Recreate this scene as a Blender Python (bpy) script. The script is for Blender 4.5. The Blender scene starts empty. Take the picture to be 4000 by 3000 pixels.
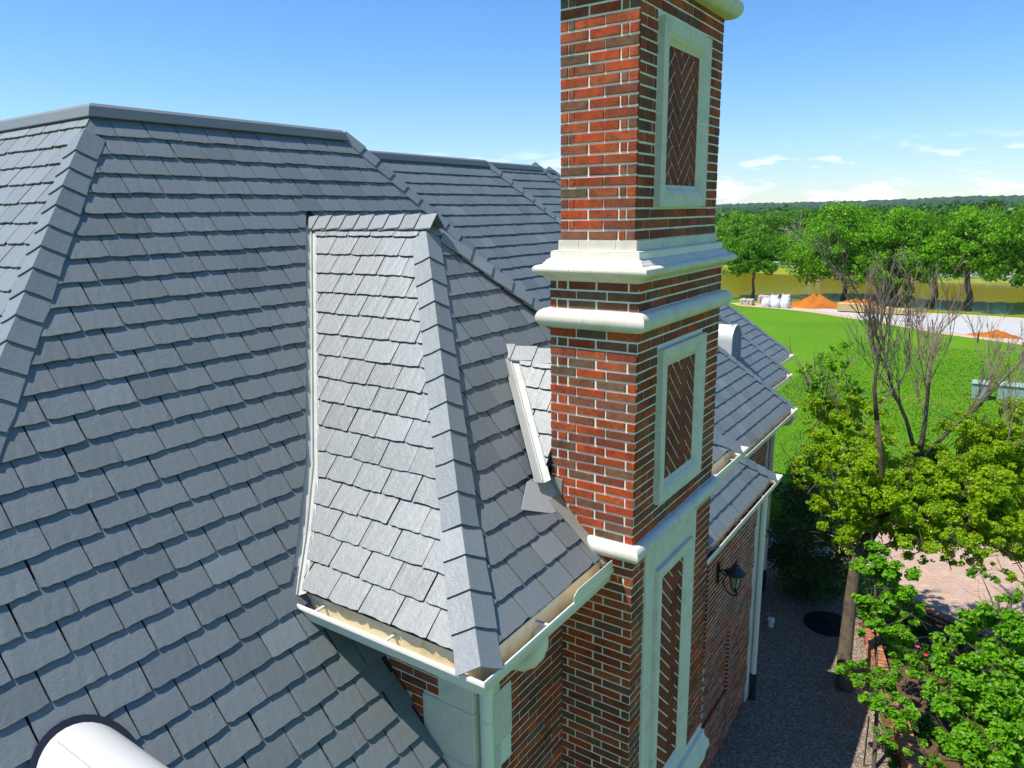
import bpy, bmesh, math, random
import numpy as np
from mathutils import Vector, Matrix

# ------------------------------------------------------------------ camera, sky, sun, exposure
S = bpy.context.scene
COL = S.collection
H = 8.95            # camera height above the ground; the house is built relative to the camera, then lifted
RC = [[0.82726941, 0.56154663, -0.01705021],
      [-0.11462806, 0.19842482, 0.97338995],
      [-0.54998704, 0.8033013, -0.22851978]]
def orth(m):
    u, s, v = np.linalg.svd(np.array(m)); return u @ v
RC = orth(RC)
cam_d = bpy.data.cameras.new('camera')
cam = bpy.data.objects.new('camera', cam_d); COL.objects.link(cam)
cam_d.sensor_width = 36.0
cam_d.lens = 2840 / 4000 * 36.0
cam_d.clip_start = 0.05
cam_d.clip_end = 9000
cm = Matrix.Identity(4)
for i in range(3):
    cm[i][0] = RC[0][i]; cm[i][1] = RC[1][i]; cm[i][2] = -RC[2][i]
cam.matrix_world = cm
S.camera = cam

SUN = Vector((-.98, -1.0, 2.75)).normalized()
world = bpy.data.worlds.new('World'); S.world = world; world.use_nodes = True
wn = world.node_tree; wn.nodes.clear()
def wnode(t, **k):
    n = wn.nodes.new(t)
    for a, b in k.items(): setattr(n, a, b)
    return n
sky = wnode('ShaderNodeTexSky', sky_type='NISHITA', sun_disc=False)
sky.sun_elevation = math.asin(SUN.z)
sky.sun_rotation = math.atan2(SUN.x, SUN.y)
sky.altitude = 100; sky.air_density = 1.0; sky.dust_density = 0.05; sky.ozone_density = 3.0
hsv = wnode('ShaderNodeHueSaturation'); hsv.inputs['Saturation'].default_value = 1.30
wn.links.new(sky.outputs[0], hsv.inputs['Color'])
tc = wnode('ShaderNodeTexCoord')
sep = wnode('ShaderNodeSeparateXYZ'); wn.links.new(tc.outputs['Generated'], sep.inputs[0])
mp = wnode('ShaderNodeMapping'); mp.inputs['Scale'].default_value = (15, 15, 62); mp.inputs['Location'].default_value = (3.1, 1.7, 0.0)
wn.links.new(tc.outputs['Generated'], mp.inputs[0])
nz = wnode('ShaderNodeTexNoise'); nz.inputs['Scale'].default_value = 1.0; nz.inputs['Detail'].default_value = 9; nz.inputs['Roughness'].default_value = 0.56
wn.links.new(mp.outputs[0], nz.inputs['Vector'])
rmp = wnode('ShaderNodeValToRGB'); rmp.color_ramp.elements[0].position = 0.52; rmp.color_ramp.elements[1].position = 0.60
wn.links.new(nz.outputs[0], rmp.inputs[0])
band = wnode('ShaderNodeValToRGB')           # fair-weather clouds lie low over the horizon
e = band.color_ramp.elements
e[0].position = 0.0; e[0].color = (1, 1, 1, 1); e[1].position = 0.085; e[1].color = (0, 0, 0, 1)
k = e.new(0.05); k.color = (.9, .9, .9, 1)
wn.links.new(sep.outputs['Z'], band.inputs[0])
mul = wnode('ShaderNodeMath', operation='MULTIPLY'); wn.links.new(rmp.outputs[0], mul.inputs[0]); wn.links.new(band.outputs[0], mul.inputs[1])
mul2 = wnode('ShaderNodeMath', operation='MULTIPLY'); mul2.inputs[1].default_value = 0.85; wn.links.new(mul.outputs[0], mul2.inputs[0])
mix = wnode('ShaderNodeMix', data_type='RGBA'); mix.inputs['B'].default_value = (9.0, 9.1, 9.3, 1)
wn.links.new(mul2.outputs[0], mix.inputs['Factor']); tint = wnode('ShaderNodeMix', data_type='RGBA', blend_type='MULTIPLY'); tint.inputs['Factor'].default_value = 1.0; tint.inputs['B'].default_value = (.90, .98, 1.10, 1)
wn.links.new(hsv.outputs[0], tint.inputs['A']); wn.links.new(tint.outputs['Result'], mix.inputs['A'])
bg = wnode('ShaderNodeBackground'); bg.inputs['Strength'].default_value = 0.122
wn.links.new(mix.outputs['Result'], bg.inputs['Color'])
wo = wnode('ShaderNodeOutputWorld'); wn.links.new(bg.outputs[0], wo.inputs['Surface'])

sl = bpy.data.lights.new('sun', 'SUN'); sl.energy = 5.0; sl.angle = math.radians(0.5); sl.color = (1.0, 0.955, 0.88)
so = bpy.data.objects.new('sun', sl); COL.objects.link(so)
so.rotation_euler = SUN.to_track_quat('Z', 'Y').to_euler()
so.location = (-20, -12, 40)

S.view_settings.view_transform = 'Standard'; S.view_settings.look = 'None'
S.view_settings.exposure = 0.50; S.view_settings.gamma = 1.0; S.view_settings.use_curve_mapping = False
S.render.engine = 'CYCLES'
S.cycles.max_bounces = 6; S.cycles.diffuse_bounces = 3; S.cycles.glossy_bounces = 3
S.cycles.transparent_max_bounces = 6; S.cycles.transmission_bounces = 3; S.cycles.volume_bounces = 0
S.cycles.caustics_reflective = False; S.cycles.caustics_refractive = False

rnd = random.Random(7)
F_PX = 2840.0
def ray(px, py):
    v = np.array([(px - 2000) / F_PX, -(py - 1500) / F_PX, 1.0]); return RC.T @ v
def proj(p):
    v = RC @ np.array(p, float)
    if v[2] < 0.05: return (-1e6, -1e6)
    return (2000 + v[0] / v[2] * F_PX, 1500 - v[1] / v[2] * F_PX)
def at(px, py, d):
    """A point d metres ahead of the camera along its axis, seen at a pixel of the photograph."""
    return Vector(ray(px, py) * d)
def inview(p, m=420):
    x, y = proj(p); return -m < x < 4000 + m and -m < y < 3000 + m

# ------------------------------------------------------------------ materials
def newmat(name):
    m = bpy.data.materials.new(name); m.use_nodes = True
    nt = m.node_tree; b = nt.nodes['Principled BSDF']
    return m, nt, b
def N(nt, t, **k):
    n = nt.nodes.new(t)
    for a, v in k.items():
        if hasattr(n, a): setattr(n, a, v)
    return n
def setin(n, **k):
    for a, v in k.items(): n.inputs[a.replace('_', ' ')].default_value = v
def ramp(nt, stops, interp='LINEAR'):
    r = nt.nodes.new('ShaderNodeValToRGB'); r.color_ramp.interpolation = interp
    el = r.color_ramp.elements
    while len(el) > 1: el.remove(el[-1])
    el[0].position = stops[0][0]; el[0].color = (*stops[0][1], 1)
    for p, c in stops[1:]:
        x = el.new(p); x.color = (*c, 1)
    return r
def noise(nt, vec, scale, detail=4, rough=0.55, dist=0.0):
    n = nt.nodes.new('ShaderNodeTexNoise'); setin(n, Scale=scale, Detail=detail, Roughness=rough, Distortion=dist)
    if vec is not None: nt.links.new(vec, n.inputs['Vector'])
    return n.outputs[0]
def mixc(nt, fac, a, b, mode='MIX'):
    n = nt.nodes.new('ShaderNodeMix'); n.data_type = 'RGBA'; n.blend_type = mode
    for s, v in (('Factor', fac), ('A', a), ('B', b)):
        if isinstance(v, (int, float)): n.inputs[s].default_value = v
        elif isinstance(v, tuple): n.inputs[s].default_value = (*v, 1)
        else: nt.links.new(v, n.inputs[s])
    return n.outputs['Result']
def math_(nt, op, a, b=0.0):
    n = nt.nodes.new('ShaderNodeMath'); n.operation = op
    for i, v in enumerate((a, b)):
        if isinstance(v, (int, float)): n.inputs[i].default_value = v
        else: nt.links.new(v, n.inputs[i])
    return n.outputs[0]
def bump(nt, b, h, strength=0.4, dist=0.01):
    n = nt.nodes.new('ShaderNodeBump'); setin(n, Strength=strength, Distance=dist)
    nt.links.new(h, n.inputs['Height']); nt.links.new(n.outputs[0], b.inputs['Normal'])
def coords(nt, kind='Object'):
    return nt.nodes.new('ShaderNodeTexCoord').outputs[kind]
def geo_pos(nt):
    return nt.nodes.new('ShaderNodeNewGeometry').outputs['Position']
def any_random(nt):
    """A random value for each piece, whether it is an object of its own or an island of a joined mesh."""
    a = nt.nodes.new('ShaderNodeObjectInfo').outputs['Random']
    b = nt.nodes.new('ShaderNodeNewGeometry').outputs['Random Per Island']
    return math_(nt, 'FRACT', math_(nt, 'ADD', a, b))

def mat_slate(name, base=(.150, .166, .163)):
    m, nt, b = newmat(name)
    r = any_random(nt); pos = geo_pos(nt)
    c = ramp(nt, [(0, tuple(x * .55 for x in base)), (.22, tuple(x * .90 for x in base)), (.55, base), (.8, (base[0] * 1.1, base[1] * 1.1, base[2] * 1.12)), (.93, (base[0] * .96, base[1] * .93, base[2] * .92)), (1, tuple(x * 1.5 for x in base))])
    nt.links.new(r, c.inputs[0])
    n1 = noise(nt, pos, 7, 6, .62, 1.2)
    n2 = noise(nt, pos, 55, 6, .65)
    col = mixc(nt, .30, c.outputs[0], mixc(nt, n1, tuple(x * .72 for x in base), tuple(x * 1.28 for x in base)), 'MIX')
    col = mixc(nt, .35, col, mixc(nt, n2, tuple(x * .6 for x in base), tuple(x * 1.4 for x in base)))
    nt.links.new(col, b.inputs['Base Color'])
    setin(b, Roughness=.50); b.inputs['Specular IOR Level'].default_value = .90
    h = math_(nt, 'ADD', math_(nt, 'MULTIPLY', noise(nt, pos, 13, 7, .68, 1.6), .8), math_(nt, 'MULTIPLY', n2, .22))
    bump(nt, b, h, .45, .011)
    return m
M_SLATE = mat_slate('polymer_slate')
M_CAP = mat_slate('slate_cap', (.165, .184, .186))

def mat_brick(name, stops, sat=1.0):
    m, nt, b = newmat(name)
    r = any_random(nt); pos = geo_pos(nt)
    c = ramp(nt, stops); nt.links.new(r, c.inputs[0])
    n1 = noise(nt, pos, 16, 5, .65, .8)
    f = ramp(nt, [(.42, (0, 0, 0)), (.66, (1, 1, 1))]); nt.links.new(n1, f.inputs[0])
    col = mixc(nt, math_(nt, 'MULTIPLY', f.outputs[0], .62), c.outputs[0], (.085, .045, .025))
    n3 = noise(nt, pos, 2.6, 5, .65, .5); g3 = ramp(nt, [(.35, (.62, .60, .58)), (.5, (1, 1, 1)), (.68, (1.25, 1.2, 1.15))]); nt.links.new(n3, g3.inputs[0]); col = mixc(nt, 1.0, col, g3.outputs[0], 'MULTIPLY')
    n2 = noise(nt, pos, 70, 4, .7)
    g = ramp(nt, [(.34, (1, 1, 1)), (.44, (0, 0, 0))]); nt.links.new(n2, g.inputs[0])
    col = mixc(nt, math_(nt, 'MULTIPLY', g.outputs[0], .5), col, (.06, .035, .025))
    nt.links.new(col, b.inputs['Base Color']); setin(b, Roughness=.8)
    b.inputs['Specular IOR Level'].default_value = .25
    bump(nt, b, math_(nt, 'ADD', n1, n2), .5, .006)
    return m
BR = [(0, (.50, .072, .014)), (.14, (.42, .056, .014)), (.26, (.52, .10, .022)), (.36, (.25, .045, .02)), (.47, (.21, .06, .03)),
      (.56, (.48, .085, .022)), (.66, (.15, .088, .05)), (.75, (.30, .05, .02)), (.84, (.17, .105, .06)), (.92, (.52, .07, .013)), (1, (.16, .10, .066))]
M_BRICK = mat_brick('brick_blend', BR)
M_BRICK2 = mat_brick('brick_herringbone', [(0, (.25, .048, .026)), (.5, (.29, .052, .027)), (1, (.22, .042, .024))])

def mat_plain(name, col, rough=.6, var=.15, scale=14, bumps=.15, bdist=.004, spec=.3, metal=0.0, dirt=None, dirt_amt=.3, dscale=4):
    m, nt, b = newmat(name); pos = geo_pos(nt)
    n1 = noise(nt, pos, scale, 5, .6)
    c = mixc(nt, n1, tuple(x * (1 - var) for x in col), tuple(min(1, x * (1 + var)) for x in col))
    if dirt:
        d = ramp(nt, [(.48, (0, 0, 0)), (.70, (1, 1, 1))]); nt.links.new(noise(nt, pos, dscale, 6, .65, .6), d.inputs[0])
        c = mixc(nt, math_(nt, 'MULTIPLY', d.outputs[0], dirt_amt), c, dirt)
    nt.links.new(c, b.inputs['Base Color']); setin(b, Roughness=rough, Metallic=metal)
    b.inputs['Specular IOR Level'].default_value = spec
    if bumps: bump(nt, b, noise(nt, pos, scale * 6, 4, .7), bumps, bdist)
    return m
M_MORTAR = mat_plain('mortar', (.83, .76, .63), .9, .12, 30, .3, .004, .1)
M_STONE = mat_plain('cast_stone', (.72, .635, .525), .85, .10, 26, .5, .003, .15, dirt=(.44, .41, .34), dirt_amt=.45, dscale=5)
M_JOINT = mat_plain('stone_joint', (.80, .78, .73), .85, .05, 20, .1)
M_CREAM = mat_plain('cream_paint', (.80, .735, .62), .32, .04, 5, 0, spec=.5, dirt=(.66, .61, .48), dirt_amt=.25, dscale=3)
M_GUTTER = mat_plain('gutter_interior_stain', (.74, .66, .44), .5, .08, 5, 0, spec=.4, dirt=(.40, .27, .10), dirt_amt=.55, dscale=5)
M_VENT = mat_plain('white_vent_paint', (.52, .525, .50), .45, .03, 4, 0, spec=.5)
M_LOUVRE = mat_plain('grey_louvre', (.40, .42, .42), .45, .05, 8, 0)
M_RIDGE = mat_plain('grey_ridge_metal', (.17, .18, .175), .5, .08, 9, .08, spec=.4)
M_FLASH = mat_plain('bronze_grey_flashing', (.33, .33, .26), .42, .12, 8, .06, spec=.5, metal=.25)
M_DECK = mat_plain('dark_underlay', (.035, .04, .045), .9, .1, 8, 0)
M_SOFFIT = mat_plain('soffit_paint', (.62, .61, .55), .7, .04, 6, 0)
M_BLACK = mat_plain('black_iron', (.02, .022, .026), .4, .1, 20, .1, spec=.5)

def mat_glass_lamp():
    m, nt, b = newmat('seeded_lamp_glass')
    setin(b, Roughness=.12); b.inputs['Base Color'].default_value = (.36, .32, .18, 1); b.inputs['Specular IOR Level'].default_value = .6
    bump(nt, b, noise(nt, geo_pos(nt), 60, 3), .3, .004)
    return m
M_LAMPGLASS = mat_glass_lamp()

def mat_leaf(name, stops, trans=.35, tcol=None, rough=.45):
    m, nt, b = newmat(name)
    r = nt.nodes.new('ShaderNodeNewGeometry').outputs['Random Per Island']
    c = ramp(nt, stops); nt.links.new(r, c.inputs[0])
    n1 = noise(nt, geo_pos(nt), 1.1, 4)
    col = mixc(nt, math_(nt, 'MULTIPLY', n1, .5), c.outputs[0], stops[0][1])
    nt.links.new(col, b.inputs['Base Color']); setin(b, Roughness=rough); b.inputs['Specular IOR Level'].default_value = .3
    t = nt.nodes.new('ShaderNodeBsdfTranslucent')
    nt.links.new(mixc(nt, .5, col, tcol or stops[-1][1]), t.inputs[0])
    mx = nt.nodes.new('ShaderNodeMixShader'); mx.inputs[0].default_value = trans
    nt.links.new(b.outputs[0], mx.inputs[1]); nt.links.new(t.outputs[0], mx.inputs[2])
    nt.links.new(mx.outputs[0], nt.nodes['Material Output'].inputs[0])
    return m
M_OAK = mat_leaf('oak_leaf', [(0, (.07, .19, .006)), (.5, (.12, .31, .006)), (1, (.19, .43, .01))], .4)
M_OAK2 = mat_leaf('bright_oak_leaf', [(0, (.10, .26, .006)), (.5, (.18, .43, .006)), (1, (.28, .55, .012))], .38)
M_OAKD = mat_leaf('dark_wood_leaf', [(0, (.03, .09, .008)), (.5, (.055, .15, .009)), (1, (.09, .22, .012))], .3)
M_BIRCH = mat_leaf('yellow_green_leaf', [(0, (.15, .32, .006)), (.45, (.34, .56, .008)), (.8, (.46, .64, .012)), (1, (.56, .62, .02))], .52)
M_MAPLE = mat_leaf('maple_leaf', [(0, (.09, .26, .006)), (.5, (.16, .42, .01)), (1, (.26, .52, .015))], .45)
M_SHRUB = mat_leaf('dark_evergreen_leaf', [(0, (.024, .065, .014)), (.6, (.045, .115, .022)), (1, (.08, .18, .035))], .2, rough=.35)
M_BARK = mat_plain('grey_brown_bark', (.16, .125, .09), .9, .5, 9, 1.0, .04, .1, dirt=(.035, .028, .022), dirt_amt=.85, dscale=5)
M_DEADWOOD = mat_plain('bare_twig_bark', (.20, .15, .115), .9, .25, 10, .4, .01, .1)
M_PALEBARK = mat_plain('pale_dead_bark', (.30, .27, .23), .9, .2, 10, .3, .01, .1)

# ------------------------------------------------------------------ mesh helpers
class MB:
    def __init__(self): self.v = []; self.f = []; self.mi = []
    def add(self, vs, fs, mi=0):
        o = len(self.v); self.v += [tuple(p) for p in vs]
        for f in fs: self.f.append([o + i for i in f]); self.mi.append(mi)
    def box(self, lo, hi, mi=0):
        (x0, y0, z0), (x1, y1, z1) = lo, hi
        self.add([(x0, y0, z0), (x1, y0, z0), (x1, y1, z0), (x0, y1, z0), (x0, y0, z1), (x1, y0, z1), (x1, y1, z1), (x0, y1, z1)],
                 [(0, 3, 2, 1), (4, 5, 6, 7), (0, 1, 5, 4), (1, 2, 6, 5), (2, 3, 7, 6), (3, 0, 4, 7)], mi)
    def prism(self, poly, off, mi=0):
        """A planar polygon (3-D points) given thickness by the vector off."""
        n = len(poly); a = [Vector(p) for p in poly]; b = [p + Vector(off) for p in a]
        fs = [list(range(n))[::-1], list(range(n, 2 * n))] + [(i, (i + 1) % n, n + (i + 1) % n, n + i) for i in range(n)]
        self.add(a + b, fs, mi)
    def tube(self, pts, rad, seg=10, mi=0, cap=True):
        pts = [Vector(p) for p in pts]; n = len(pts)
        rs = rad if isinstance(rad, (list, tuple)) else [rad] * n
        rings = []; up = None
        for i in range(n):
            d = (pts[min(i + 1, n - 1)] - pts[max(i - 1, 0)]).normalized()
            if up is None: up = d.orthogonal().normalized()
            up = (up - d * up.dot(d));
            if up.length < 1e-6: up = d.orthogonal()
            up.normalize(); w = d.cross(up)
            rings.append([pts[i] + (up * math.cos(t) + w * math.sin(t)) * rs[i] for t in [2 * math.pi * k / seg for k in range(seg)]])
        vs = [p for r in rings for p in r]; fs = []
        for i in range(n - 1):
            for k in range(seg):
                fs.append((i * seg + k, i * seg + (k + 1) % seg, (i + 1) * seg + (k + 1) % seg, (i + 1) * seg + k))
        if cap:
            fs.append(list(range(seg))[::-1]); fs.append([(n - 1) * seg + k for k in range(seg)])
        self.add(vs, fs, mi)
    def lathe(self, c, prof, seg=16, mi=0):
        c = Vector(c); vs = []; n = len(prof)
        for r, z in prof:
            for k in range(seg):
                t = 2 * math.pi * k / seg; vs.append(c + Vector((r * math.cos(t), r * math.sin(t), z)))
        fs = [(i * seg + k, i * seg + (k + 1) % seg, (i + 1) * seg + (k + 1) % seg, (i + 1) * seg + k) for i in range(n - 1) for k in range(seg)]
        fs += [list(range(seg))[::-1], [(n - 1) * seg + k for k in range(seg)]]
        self.add(vs, fs, mi)
    def sweep(self, prof, path, z0=0.0, closed_path=False, mi=0, cap=True):
        """A closed profile [(inward offset, z)] swept along a horizontal path with mitred corners (inward is to the left)."""
        n = len(path); P2 = [Vector(p) for p in path]; m = len(prof); vs = []
        for i in range(n):
            if closed_path: a, b = P2[i - 1], P2[(i + 1) % n]
            else: a, b = (P2[i - 1] if i else None), (P2[i + 1] if i < n - 1 else None)
            ns = []
            if a is not None: d = (P2[i] - a).normalized(); ns.append(Vector((-d.y, d.x)))
            if b is not None: d = (b - P2[i]).normalized(); ns.append(Vector((-d.y, d.x)))
            nn = sum(ns, Vector((0, 0))).normalized(); s = 1.0 / max(.2, nn.dot(ns[0]))
            for o, z in prof:
                q = P2[i] + nn * o * s; vs.append((q.x, q.y, z0 + z))
        fs = []; last = n if closed_path else n - 1
        for i in range(last):
            j = (i + 1) % n
            for k in range(m):
                fs.append((i * m + k, i * m + (k + 1) % m, j * m + (k + 1) % m, j * m + k))
        if cap and not closed_path:
            fs.append(list(range(m))); fs.append([(n - 1) * m + k for k in range(m)][::-1])
        self.add(vs, fs, mi)
    def mesh(self, name, mats, smooth=False, fix=True):
        me = bpy.data.meshes.new(name)
        me.from_pydata([tuple(v) for v in self.v], [], self.f)
        for x in (mats if isinstance(mats, (list, tuple)) else [mats]): me.materials.append(x)
        if any(self.mi): me.polygons.foreach_set('material_index', self.mi)
        if fix:
            b = bmesh.new(); b.from_mesh(me); bmesh.ops.recalc_face_normals(b, faces=b.faces); b.to_mesh(me); b.free()
        if smooth: me.polygons.foreach_set('use_smooth', [True] * len(me.polygons))
        if smooth == 'sharp': me.set_sharp_from_angle(angle=math.radians(38))
        me.update(); return me
    def obj(self, name, mats, parent=None, smooth=False, bevel=0, fix=True):
        o = link(name, self.mesh(name, mats, smooth, fix), parent)
        if bevel:
            md = o.modifiers.new('bevel', 'BEVEL'); md.width = bevel; md.segments = 2; md.limit_method = 'ANGLE'; md.angle_limit = math.radians(50)
        return o
def link(name, me, parent=None, mw=None):
    o = bpy.data.objects.new(name, me); COL.objects.link(o)
    if parent is not None:
        o.parent = parent
        if parent.type == 'EMPTY' and parent.parent is None: o.matrix_parent_inverse = Matrix.Translation(-parent.location)
    if mw is not None: o.matrix_basis = mw
    return o
def thing(name, label, cat, loc=(0, 0, 0), group=None):
    o = bpy.data.objects.new(name, None); COL.objects.link(o); o.location = loc; o.empty_display_size = .2
    return tag(o, label, cat, group)
def tag(o, label, cat, group=None, kind=None):
    o['label'] = label; o['category'] = cat
    if group: o['group'] = group
    if kind: o['kind'] = kind
    return o
def quick_mesh(name, v, f, mat):
    v = np.asarray(v, np.float32); f = np.asarray(f, np.int32); k = f.shape[1]
    me = bpy.data.meshes.new(name)
    me.vertices.add(len(v)); me.vertices.foreach_set('co', v.ravel())
    me.loops.add(f.size); me.loops.foreach_set('vertex_index', f.ravel())
    me.polygons.add(len(f)); me.polygons.foreach_set('loop_start', np.arange(0, f.size, k, dtype=np.int32))
    me.polygons.foreach_set('loop_total', np.full(len(f), k, np.int32))
    me.polygons.foreach_set('use_smooth', [False] * len(f)); me.materials.append(mat); me.update(calc_edges=True); me.validate(); return me

# ------------------------------------------------------------------ slates
SW, SL = .318, .30        # slate width; slates are as long as their course plus the overlap
def slate_mesh(w, L, seed, th=.013):
    """One moulded slate: chipped lower edge, riven top, thick butt; x across, y up the slope, z outward."""
    r = random.Random(seed); nx, ny = 8, 2
    g = .004; xs = [-.5 * w + g + (w - 2 * g) * i / nx for i in range(nx + 1)]; top = []
    for j in range(ny + 1):
        for i in range(nx + 1):
            x = xs[i]; y = L * (j / ny) ** 1.15
            if j == 0:
                y += r.uniform(-.001, .008) + (.009 if i in (0, nx) and r.random() < .6 else 0)
            if i == 0: x += r.uniform(0, .0035)
            if i == nx: x -= r.uniform(0, .0035)
            z = r.uniform(-.0009, .0009)
            if j == 0: z -= r.uniform(.0005, .0025)
            if i in (0, nx): z -= r.uniform(.0, .0015)
            top.append((x, y, z + th))
    n = len(top); bot = [(x, y, 0.0) for x, y, z in top]; W = nx + 1; fs = []
    for j in range(ny):
        for i in range(nx): fs.append((j * W + i, j * W + i + 1, (j + 1) * W + i + 1, (j + 1) * W + i))
    rim = [i for i in range(W)] + [j * W + nx for j in range(1, ny + 1)] + [ny * W + i for i in range(nx - 1, -1, -1)] + [j * W for j in range(ny - 1, 0, -1)]
    for a, b in zip(rim, rim[1:] + rim[:1]): fs.append((a, n + a, n + b, b))
    fs = [tuple(f) for f in fs] + [tuple(n + i for i in reversed(rim))]
    return top + bot, fs
_sv = {}
def slate_variant(w, L, k, mat):
    key = (round(w, 4), round(L, 4), k)
    if key not in _sv:
        v, f = slate_mesh(w, L, k * 17 + 3); m = MB(); m.add(v, f); _sv[key] = m.mesh('slate', mat)
    return _sv[key]
def profile_at(prof, s):
    """prof: [(run, z)] from the eave inwards; the point at slope length s."""
    for (a, za), (b, zb) in zip(prof, prof[1:]):
        l = math.hypot(b - a, zb - za)
        if s <= l or (b, zb) == prof[-1]:
            t = s / l; return a + (b - a) * t, za + (zb - za) * t
        s -= l
def prof_len(prof): return sum(math.hypot(b[0] - a[0], b[1] - a[1]) for a, b in zip(prof, prof[1:]))
def cut_mesh(me, M, planes):
    b = bmesh.new(); b.from_mesh(me); b.transform(M)
    for co, no in planes:
        r = bmesh.ops.bisect_plane(b, geom=b.verts[:] + b.edges[:] + b.faces[:], plane_co=co, plane_no=no, clear_outer=False, clear_inner=True)
        ed = [x for x in r['geom_cut'] if isinstance(x, bmesh.types.BMEdge)]
        if ed: bmesh.ops.holes_fill(b, edges=ed)
    if len(b.faces) < 5 or sum(f.calc_area() for f in b.faces) < .006: b.free(); return None
    out = bpy.data.meshes.new('slate'); b.to_mesh(out); b.free()
    for m in me.materials: out.materials.append(m)
    return out
def hp(p, q, keep):
    """Vertical half-plane through plan points p, q that keeps the side of the plan point keep."""
    d = Vector((q[0] - p[0], q[1] - p[1])); n = Vector((-d.y, d.x)).normalized()
    if n.dot(Vector((keep[0] - p[0], keep[1] - p[1]))) < 0: n = -n
    return (Vector((p[0], p[1], 0)), Vector((n.x, n.y, 0)))
def slates(parent, o, u, inn, prof, urange, clips, e=.225, w=SW, seed=1, single=300, slant=0.0, s_start=0.0, skip=None, mat=None, margin=420):
    """Courses of slates on a roof face. o: eave point at u=0; u: along the eave; inn: up the slope in plan; clips(s, c) -> half-planes."""
    mat = mat or M_SLATE; r = random.Random(seed); o = Vector(o); u = Vector(u).normalized(); inn = Vector(inn).normalized()
    tot = prof_len(prof); L = e * 1.38; items = []; i = 0
    while s_start + i * e < tot - .04:
        s = s_start + i * e
        d0, z0 = profile_at(prof, s); d1, z1 = profile_at(prof, min(s + L, tot))
        p0 = o + inn * d0 + Vector((0, 0, z0)); p1 = o + inn * d1 + Vector((0, 0, z1))
        v = (p1 - p0).normalized(); n = u.cross(v)
        if n.z < 0: n = -n
        tilt = math.atan2(.0285, L)
        y = (v * math.cos(tilt) - n * math.sin(tilt)); nn = (n * math.cos(tilt) + v * math.sin(tilt)); xx = y.cross(nn)
        off = (.5 if i % 2 else 0.0) * w + r.uniform(-.02, .02)
        a = urange[0] + off - w
        while a < urange[1] + w:
            c = p0 + u * (a + r.uniform(-.003, .003)) + n * (.029 + r.uniform(-.001, .002)) + v * (r.uniform(-.005, .005) + slant * a)
            a += w
            M = Matrix.Identity(4)
            rr = r.uniform(-.006, .006); x2 = xx + y * rr; y2 = y - xx * rr
            for q in range(3): M[q][0] = x2[q]; M[q][1] = y2[q]; M[q][2] = nn[q]; M[q][3] = c[q]
            k = r.randrange(9)
            mid = c + y * e * .5
            if not inview(mid, margin) or (skip and skip(mid)): continue
            items.append((M, k, s, mid))
        i += 1
    done = []
    for M, k, s, mid in items:
        me = slate_variant(w, L, k, mat); cl = clips(s, mid); cor = [M @ Vector((sx * w * .5, sy, 0)) for sx in (-1, 1) for sy in (0, L)]
        cut = []; out = False
        for co, no in cl:
            ds = [(q - co).dot(no) for q in cor]
            if max(ds) < .03: out = True; break
            if min(ds) < 0: cut.append((co, no))
        if out: continue
        if (s + L) > tot - .02 and not cut: cut = []
        top_p = profile_at(prof, tot); tp = o + inn * top_p[0] + Vector((0, 0, top_p[1]))
        if any(q.z > tp.z + .03 for q in cor): cut = cut + [(tp + Vector((0, 0, .01)), Vector((0, 0, -1)))]
        if cut:
            cme = cut_mesh(me, M, cut)
            if cme: done.append((cme, Matrix.Identity(4), mid))
        else: done.append((me, M, mid))
    done.sort(key=lambda t: t[2].length)
    for me, M, mid in done[:single]: link('slate', me, parent, M)
    rest = done[single:]
    if rest:
        b = bmesh.new()
        for me, M, mid in rest:
            t = bmesh.new(); t.from_mesh(me); t.transform(M); tmp = bpy.data.meshes.new('tmp'); t.to_mesh(tmp); t.free(); b.from_mesh(tmp); bpy.data.meshes.remove(tmp)
        me = bpy.data.meshes.new('far_slates'); b.to_mesh(me); b.free(); me.materials.append(mat)
        x = link('far_slates', me, parent); x['kind'] = 'stuff'
    return len(done)
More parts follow.
